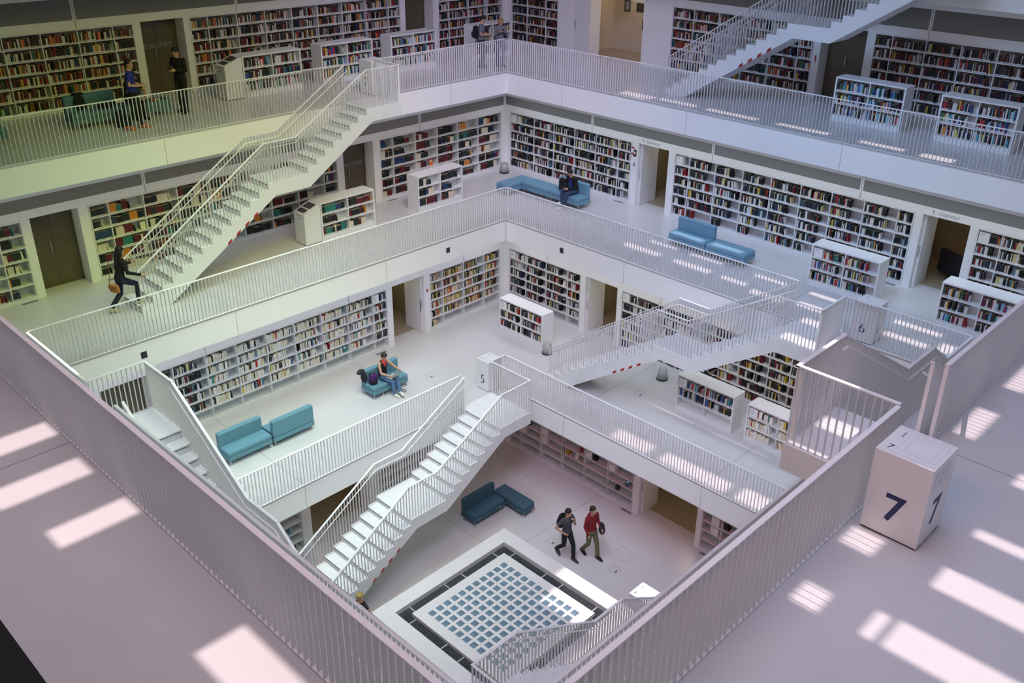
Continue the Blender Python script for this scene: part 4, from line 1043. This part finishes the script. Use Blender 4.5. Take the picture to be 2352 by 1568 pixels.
def backpack(label, loc, rot, c, parent_group=None, accent=None, scale=1.0):
    t = thing('backpack', label, 'backpack', loc, 0, parent_group); t.rotation_euler = rot; t.scale = (scale,)*3
    b = MB(); ball(b, (0, 0, .22), (.15, .10, .235)); torso(b, [((0,0,.0), .14, .09), ((0,0,.1), .16, .11), ((0,0,.30), .145, .10), ((0,0,.42), .10, .07)], (1,0,0)); fused('bag', b, pcol(c), t, .014, 3)
    b = MB(); torso(b, [((0,-.09,.03), .12, .05), ((0,-.10,.12), .125, .06), ((0,-.09,.22), .11, .05)], (1,0,0)); fused('front_pocket', b, pcol(accent or tuple(min(255, q+14) for q in c)), t, .014, 3)
    for s in (-1, 1): MB().tube([(s*.07, .08, .40), (s*.085, .15, .36), (s*.09, .17, .22), (s*.08, .10, .05)], .014, 8).build('strap', pcol((14,14,16)), t, smooth=True)
    MB().tube([(-.03, .03, .44), (-.02, .03, .48), (.02, .03, .48), (.03, .03, .44)], .008, 8).build('carry_loop', pcol((14,14,16)), t, smooth=True)
    return t
def world_pt(t, p):
    return t.matrix_basis @ V(p)
def phone(label, loc, rot):
    t = thing('phone', label, 'phone', loc, 0, 'phones held by visitors'); t.rotation_euler = rot
    pb = MB().box(-.037, .037, -.075, .075, -.005, .005).build('body', 'black', t, bevel=.004); MB().box(-.033, .033, -.068, .068, .005, .0058).build('display', 'screen', pb)
    return t
def hold_phone(p, label, at):
    w = world_pt(p, at); return phone(label, w, (.7, 0, p.rotation_euler.z))
SIT = dict(hip=(0,0,.54), chest=(0,.02,.86), neck=(0,.06,1.05), head=(0,.10,1.20), shL=(-.175,.04,.99), shR=(.175,.04,.99),
           hiL=(-.09,.04,.53), hiR=(.09,.04,.53), knL=(-.11,.44,.51), knR=(.11,.44,.51), anL=(-.11,.40,.085), anR=(.11,.40,.085), toeL=(-.13,.58,.03), toeR=(.13,.58,.03))
def S(**k): d = dict(SIT); d.update(k); return d

# upper gallery
p, hp, j = person('person in a blue t-shirt and glasses, black trousers and bright sneakers, arms bent', (-10.95, -2.55, Z7), (.45, .9), dict(
    elL=(-.25,-.03,1.17), elR=(.24,-.04,1.17), wrL=(-.16,.22,1.10), wrR=(.14,.24,1.13), knL=(-.10,.12,.50), anL=(-.09,.10,.09), toeL=(-.10,.29,.03), knR=(.10,-.02,.50), anR=(.10,-.24,.12), toeR=(.11,-.07,.03)),
    top=(34,48,150), sleeve='short', bottom=(16,16,20), shoe=(205,110,80), hair=(14,12,12), hairlen='short', look=(-28, 4), scale=1.0)
g = MB()
for s in (-1, 1): g.tube([tuple(hp(s*.03+.024*math.cos(a), .095, .012+.018*math.sin(a))) for a in [q*math.pi/6 for q in range(13)]], .003, 6)
g.tube([tuple(hp(-.008, .097, .014)), tuple(hp(.008, .097, .014))], .003, 6)
for s in (-1, 1): g.tube([tuple(hp(s*.054, .095, .014)), tuple(hp(s*.08, .0, .01))], .0025, 6)
g.build('glasses', 'black', p)
p, hp, j = person('person all in black looking down at a phone beside the dark glass door', (-11.80, -.80, Z7), (.45, -.9), dict(
    elL=(-.24,.03,1.17), elR=(.24,.03,1.17), wrL=(-.09,.27,1.20), wrR=(.09,.27,1.20), head=(0,.06,1.645), anL=(-.10,.06,.085), toeL=(-.12,.25,.03), anR=(.10,-.08,.085), toeR=(.13,.10,.03)),
    top=(12,12,14), bottom=(14,15,19), shoe=(14,14,16), hair=(16,13,12), look=(0, -28), curl=(.9, .9))
hold_phone(p, 'phone held by the black-clad person at the upper left', (0, .36, 1.235))
p, hp, j = person('seated person in a black t-shirt, hidden behind the blue-shirted visitor', (-12.16, -2.12, Z7), (1, .15), S(
    chest=(0,.12,.84), neck=(0,.22,1.0), head=(0,.29,1.13), shL=(-.175,.18,.95), shR=(.175,.18,.95), elL=(-.24,.36,.74), elR=(.24,.36,.74), wrL=(-.10,.55,.64), wrR=(.10,.55,.64)), top=(14,14,16), sleeve='short', bottom=(15,15,18), hair=(14,12,12), look=(0, -30))
p, hp, j = person('person in a grey shirt with backpack, looking at a phone by the far corner railing', (-10.90, 9.70, Z7), (.75, .66), dict(
    elL=(-.23,.02,1.17), elR=(.24,.0,1.16), wrL=(-.08,.26,1.12), wrR=(.07,.27,1.13), head=(0,.06,1.64), anL=(-.11,.02,.085), anR=(.12,-.05,.085)),
    top=(104,108,120), sleeve='short', bottom=(34,44,66), shoe=(20,20,24), hair=(20,16,14), look=(-10, -30), curl=(.9, .9), scale=.97)
q = world_pt(p, (0, -.22, 1.02)); backpack('black backpack worn by the man at the far corner railing', q, (0, 0, p.rotation_euler.z), (14,14,17), 'worn backpacks', scale=.9)
hold_phone(p, 'phone held by the grey-shirted man at the far corner', (0, .37, 1.16))
p, hp, j = person('woman with blond hair in a grey sweater holding a phone, by the far corner railing', (-10.58, 10.28, Z7), (.85, -.5), dict(
    elL=(-.22,.02,1.14), elR=(.22,.02,1.14), wrL=(-.08,.22,1.30), wrR=(.08,.22,1.30), head=(0,.05,1.645)),
    top=(112,112,120), bottom=(52,72,108), shoe=(30,30,34), hair=(150,110,62), hairlen='bob', look=(5, -18), curl=(1.0, 1.0), scale=.92, female=True)
hold_phone(p, 'phone held up by the woman in the grey sweater', (0, .31, 1.36))

# middle gallery
p, hp, j = person('woman with long dark hair in a black jacket and jeans starting up the stair', (-9.12, -4.46, Z6), (.12, 1), dict(
    hip=(0,.0,.93), chest=(0,.06,1.27), neck=(0,.10,1.46), head=(0,.13,1.62), shL=(-.165,.08,1.40), shR=(.165,.08,1.40), elL=(-.23,.20,1.16), wrL=(-.36,.42,1.14), elR=(.26,.15,1.12), wrR=(.36,.42,1.04),
    hiL=(-.085,0,.90), hiR=(.085,.02,.90), knR=(.10,.36,.72), anR=(.10,.34,.28), toeR=(.11,.53,.215), knL=(-.09,-.02,.49), anL=(-.09,-.30,.15), toeL=(-.09,-.15,.03)),
    top=(14,14,16), bottom=(26,36,58), shoe=(190,178,150), hair=(16,13,13), hairlen='long', look=(8, -6), curl=(.9, .9), female=True, scale=1.0)
t = thing('shoulder_bag', 'tan shoulder bag at the hip of the climbing woman', 'bag', world_pt(p, (.15, -.20, .66)), p.rotation_euler.z+.5)
b = MB(); torso(b, [((0,0,0), .16, .05), ((0,0,.06), .17, .06), ((0,0,.2), .15, .045)], (1,0,0)); fused('pouch', b, pcol((176,122,66)), t, .012, 2)
b = MB(); torso(b, [((0,-.05,.09), .14, .02), ((0,-.055,.2), .145, .02)], (1,0,0)); fused('flap', b, pcol((160,106,54)), t, .012, 2)
MB().tube([(-.14,0,.19), (-.18,.10,.45), (-.22,.16,.72)], .008, 6).build('strap', pcol((120,80,44)), t, smooth=True)
p, hp, j = person('person in a black jacket over blue shirt, seated on the long sofa with a phone', (-6.74, 9.98, Z6), (-.12, -1), S(
    chest=(0,.06,.85), neck=(0,.14,1.03), head=(0,.21,1.16), shL=(-.18,.10,.97), shR=(.18,.10,.97), elL=(-.25,.16,.72), elR=(.25,.16,.72), wrL=(-.09,.36,.66), wrR=(.09,.36,.66),
    knL=(-.13,.45,.50), anL=(-.06,.62,.09), toeL=(-.05,.81,.035), knR=(.06,.48,.58), anR=(.10,.46,.17), toeR=(.20,.60,.11)),
    top=(13,13,16), bottom=(52,68,100), shoe=(222,224,214), hair=(14,12,12), look=(10, -38), curl=(.9, .9))
b = MB(); torso(b, [((0,.148,.60), .05, .03), ((0,.165,.8), .06, .03), ((0,.20,.97), .045, .03)], (1,0,0)); fused('blue_shirt', b, pcol((36,52,140)), p, .012, 1)
hold_phone(p, 'phone held by the seated man on the long sofa', (0, .46, .72))
backpack('black backpack lying on the long sofa beside the seated man', (-7.22, 10.0, Z6+.42), (.25, 0, .15), (16,17,20), 'backpacks on sofas')

# lower gallery
px, py = f5x(-7.02), f5y(1.85)
p, hp, j = person('woman in a black top and red scarf with a laptop on the blue sofa', (px+.02, py, Z5), (1, .2), S(
    chest=(0,-.02,.86), neck=(0,.02,1.05), head=(0,.08,1.19), shL=(-.165,.0,.99), shR=(.165,.0,.99), elL=(-.27,.20,.80), wrL=(-.20,.46,.78), elR=(.24,.14,.74), wrR=(.10,.36,.66),
    knL=(-.10,.46,.52), anL=(-.02,.62,.16), toeL=(.04,.80,.11), knR=(.10,.46,.50), anR=(.09,.50,.085), toeR=(.10,.70,.03)),
    top=(15,15,17), sleeve='none', bottom=(78,112,146), shoe=(205,208,196), hair=(46,34,28), hairlen='short', look=(-8, -24), curl=(.4, .5), female=True)
b = MB(); torso(b, [((0,.09,.86), .035, .018), ((0,.10,.95), .06, .022), ((0,.06,1.02), .085, .06), ((0,.03,1.07), .07, .062)], (1,0,0)); fused('scarf', b, pcol((200,62,70)), p, .011, 2)
t = thing('laptop', 'open silver laptop on the lap of the woman on the blue sofa', 'laptop', world_pt(p, (0, .36, .60)), p.rotation_euler.z)
MB().box(-.16, .16, -.11, .11, .0, .014).build('keyboard_half', 'bin', t, bevel=.004)
q = MB(); q.box(-.16, .16, 0, .008, 0, .21); o = q.build('screen_half', 'bin', t, bevel=.003); o.location = (0, .11, .012); o.rotation_euler = (-.45, 0, 0); MB().box(-.145, .145, -.001, 0, .015, .195).build('display', 'screen', o)
backpack('purple and black backpack on the blue sofa beside the woman', (f5x(-7.0), f5y(1.46), Z5+.42), (.35, 0, 1.2), (70,28,92), 'backpacks on sofas', accent=(24,22,28), scale=.9)
t = thing('jacket', 'black jacket hung over the left end of the blue sofa', 'jacket', (f5x(-7.18), f5y(1.28), Z5+.46), 0)
b = MB(); ball(b, (0, 0, .16), (.12, .09, .18)); ball(b, (-.06, -.05, .34), (.11, .13, .07)); ball(b, (-.02, -.14, .34), (.09, .09, .05)); fused('cloth', b, 'dark', t, .014, 4)
t = thing('charger_cable', 'black charger cable lying under the woman with the laptop', 'cable', (f5x(-6.55), f5y(2.25), Z5))
MB().tube([(.06*math.cos(a)*(1+a*.03), .06*math.sin(a)*(1+a*.03), .006+.001*i) for i, a in enumerate([q*.5 for q in range(26)])], .005, 6).build('cord', 'black', t, smooth=True)
t = thing('white_cable', 'white power cable hanging under the blue sofa', 'cable', (f5x(-6.78), f5y(1.62), Z5)); MB().tube([(0,0,.2), (.03,.02,.05), (.06,-.04,.008), (.02,-.12,.008)], .008, 6).build('cord', 'sign', t, smooth=True)
p, hp, j = person('crouching person in a black jacket behind the low bookcase 192', (f5x(.0), f5y(8.35), Z5), (.5, .85), S(
    hip=(0,0,.34), chest=(0,.12,.64), neck=(0,.2,.80), head=(0,.26,.93), shL=(-.18,.16,.74), shR=(.18,.16,.74), elL=(-.24,.3,.55), elR=(.24,.3,.55), wrL=(-.14,.5,.55), wrR=(.14,.5,.55),
    hiL=(-.09,.03,.32), hiR=(.09,.03,.32), knL=(-.16,.36,.5), knR=(.16,.36,.5), anL=(-.13,.12,.085), anR=(.13,.12,.085), toeL=(-.15,.3,.03), toeR=(.15,.3,.03)),
    top=(12,12,14), bottom=(18,18,22), hair=(14,12,11), look=(0, -15))

# bottom floor
p, hp, j = person('man in a dark grey shirt with backpack, walking with one hand on hip', (-1.12, 3.70, Z4), (.95, -.12), dict(
    elR=(.33,-.12,1.18), wrR=(.19,.06,1.02), elL=(-.22,.10,1.17), wrL=(-.10,.16,1.40), head=(0,.04,1.655), knL=(-.09,.20,.52), anL=(-.09,.22,.085), toeL=(-.10,.41,.03), knR=(.09,-.02,.50), anR=(.09,-.32,.20), toeR=(.10,-.17,.06)),
    top=(70,72,80), sleeve='short', bottom=(24,28,40), shoe=(62,56,54), hair=(20,17,16), look=(14, -8), handdir=dict(R=(-.45, .9, -.2), L=(.3, .1, 1)), curl=(.9, .4), scale=1.0)
q = world_pt(p, (0, -.23, 1.02)); backpack('black backpack worn by the walking man on the bottom floor', q, (0, 0, p.rotation_euler.z), (14,15,18), 'worn backpacks')
p, hp, j = person('person in a red hoodie and olive trousers walking on the bottom floor', (-.66, 4.26, Z4), (.9, -.15), dict(
    elR=(.24,-.02,1.15), wrR=(.20,.10,.90), elL=(-.24,-.02,1.16), wrL=(-.20,.20,1.02), head=(0,.03,1.66), knL=(-.09,.16,.51), anL=(-.10,.20,.085), toeL=(-.11,.39,.03), knR=(.09,.0,.50), anR=(.10,-.26,.14), toeR=(.10,-.10,.03)),
    top=(128,28,34), bottom=(104,104,72), shoe=(20,20,22), hair=(38,28,22), look=(12, 2), curl=(.9, .3), scale=1.01)
b = MB(); limb(b, [(-.10,-.06,1.47), (0,-.10,1.44), (.10,-.06,1.47)], [.04, .06, .04]); limb(b, [(-.10,-.05,1.47), (-.09,.05,1.46), (0,.09,1.42), (.09,.05,1.46), (.10,-.05,1.47)], [.035]*5); fused('hood', b, pcol((118,24,30)), p, .012, 2)
t = thing('jacket', 'black jacket carried over the arm of the red hoodie walker', 'jacket', world_pt(p, (-.24, .17, .86)), p.rotation_euler.z)
b = MB(); ball(b, (0, 0, .1), (.08, .12, .17)); ball(b, (-.02, -.04, .22), (.07, .12, .10)); fused('cloth', b, 'dark', t, .014, 3)
p, hp, j = person('man in a beret with a dark jacket leaning on the basin edge', (-2.72, -2.70, Z4), (.8, .6), dict(
    hip=(0,-.02,.94), chest=(0,.06,1.27), neck=(0,.14,1.44), head=(0,.20,1.60), shL=(-.18,.10,1.38), shR=(.18,.10,1.38), elL=(-.26,.20,1.17), elR=(.24,.22,1.18), wrL=(-.10,.36,1.15), wrR=(.12,.40,1.16), head_=(0,0,0)),
    top=(22,24,34), bottom=(26,28,36), hair=(120,96,60), hairlen='cap', look=(-35, -2), curl=(.5, .5))
b = MB(); ball(b, hp(0, -.02, .085), (.105, .118, .05)); ball(b, hp(0, -.01, .06), (.092, .105, .04)); fused('beret', b, pcol((150,132,80), .9, .4, 14), p, .011, 2)
q = world_pt(p, (0, -.20, 1.0)); backpack('dark grey backpack worn by the man in the beret', q, (-.1, 0, p.rotation_euler.z), (40,46,56), 'worn backpacks', scale=.9)

# belongings on the upper left sofa and bench
def lump(name, label, cat, loc, parts, c):
    t = thing(name, label, cat, loc); b = MB()
    for cc, r in parts: ball(b, cc, r)
    fused('cloth', b, pcol(c), t, .014, 3); return t
lump('coat', 'black coat draped over the back of the upper left sofa', 'coat', (-12.17, -3.45, Z7+.43), [((0, 0, .2), (.05, .15, .20)), ((-.08, .02, .395), (.12, .17, .035)), ((.01, .06, .1), (.06, .12, .1))], (14,14,16))
lump('bag', 'black bag lying on the seat of the upper left sofa', 'bag', (-12.0, -2.85, Z7+.43), [((0, 0, .07), (.16, .25, .08)), ((.02, .1, .1), (.13, .15, .08))], (16,16,19))
backpack('black backpack standing on the floor before the upper left sofa', (-11.48, -2.75, Z7), (0, 0, R90), (13,13,15), 'backpacks on the floor', scale=.95)
for i, (y, c, lab) in enumerate(((-1.62, (190,50,40), 'red packet on the upper left bench'), (-1.47, (215,180,70), 'yellow packet on the upper left bench'), (-1.30, (20,20,22), 'dark wallet on the upper left bench'))):
    t = thing('packet', lab, 'packet', (-11.95, y, Z7+.421), .4*i, 'small things on the upper left bench'); MB().box(-.05, .05, -.05, .05, 0, .035).build('wrapper', pcol(c), t, bevel=.008); MB().box(-.03, .03, -.03, .03, .035, .037).build('flap', pcol(tuple(min(255, q+30) for q in c)), t)
t = thing('red_pouch', 'red pouch lying on a shelf behind the seated man', 'pouch', (-6.62, W6+.12, Z6+.81)); b = MB(); ball(b, (0, 0, .07), (.2, .09, .075)); ball(b, (.1, 0, .06), (.12, .09, .06)); fused('cloth', b, pcol((170,24,36)), t, .012, 2)
t = thing('red_cup', 'small red canister on the half-empty bottom-floor shelf', 'canister', (-3.35, W4+.1, 1.135)); MB().lathe([(.05, 0), (.055, .13)], 0, 0, 16).build('can', 'red', t, smooth=True); MB().lathe([(.057, .131), (.05, .15)], 0, 0, 16).build('lid', 'red', t)
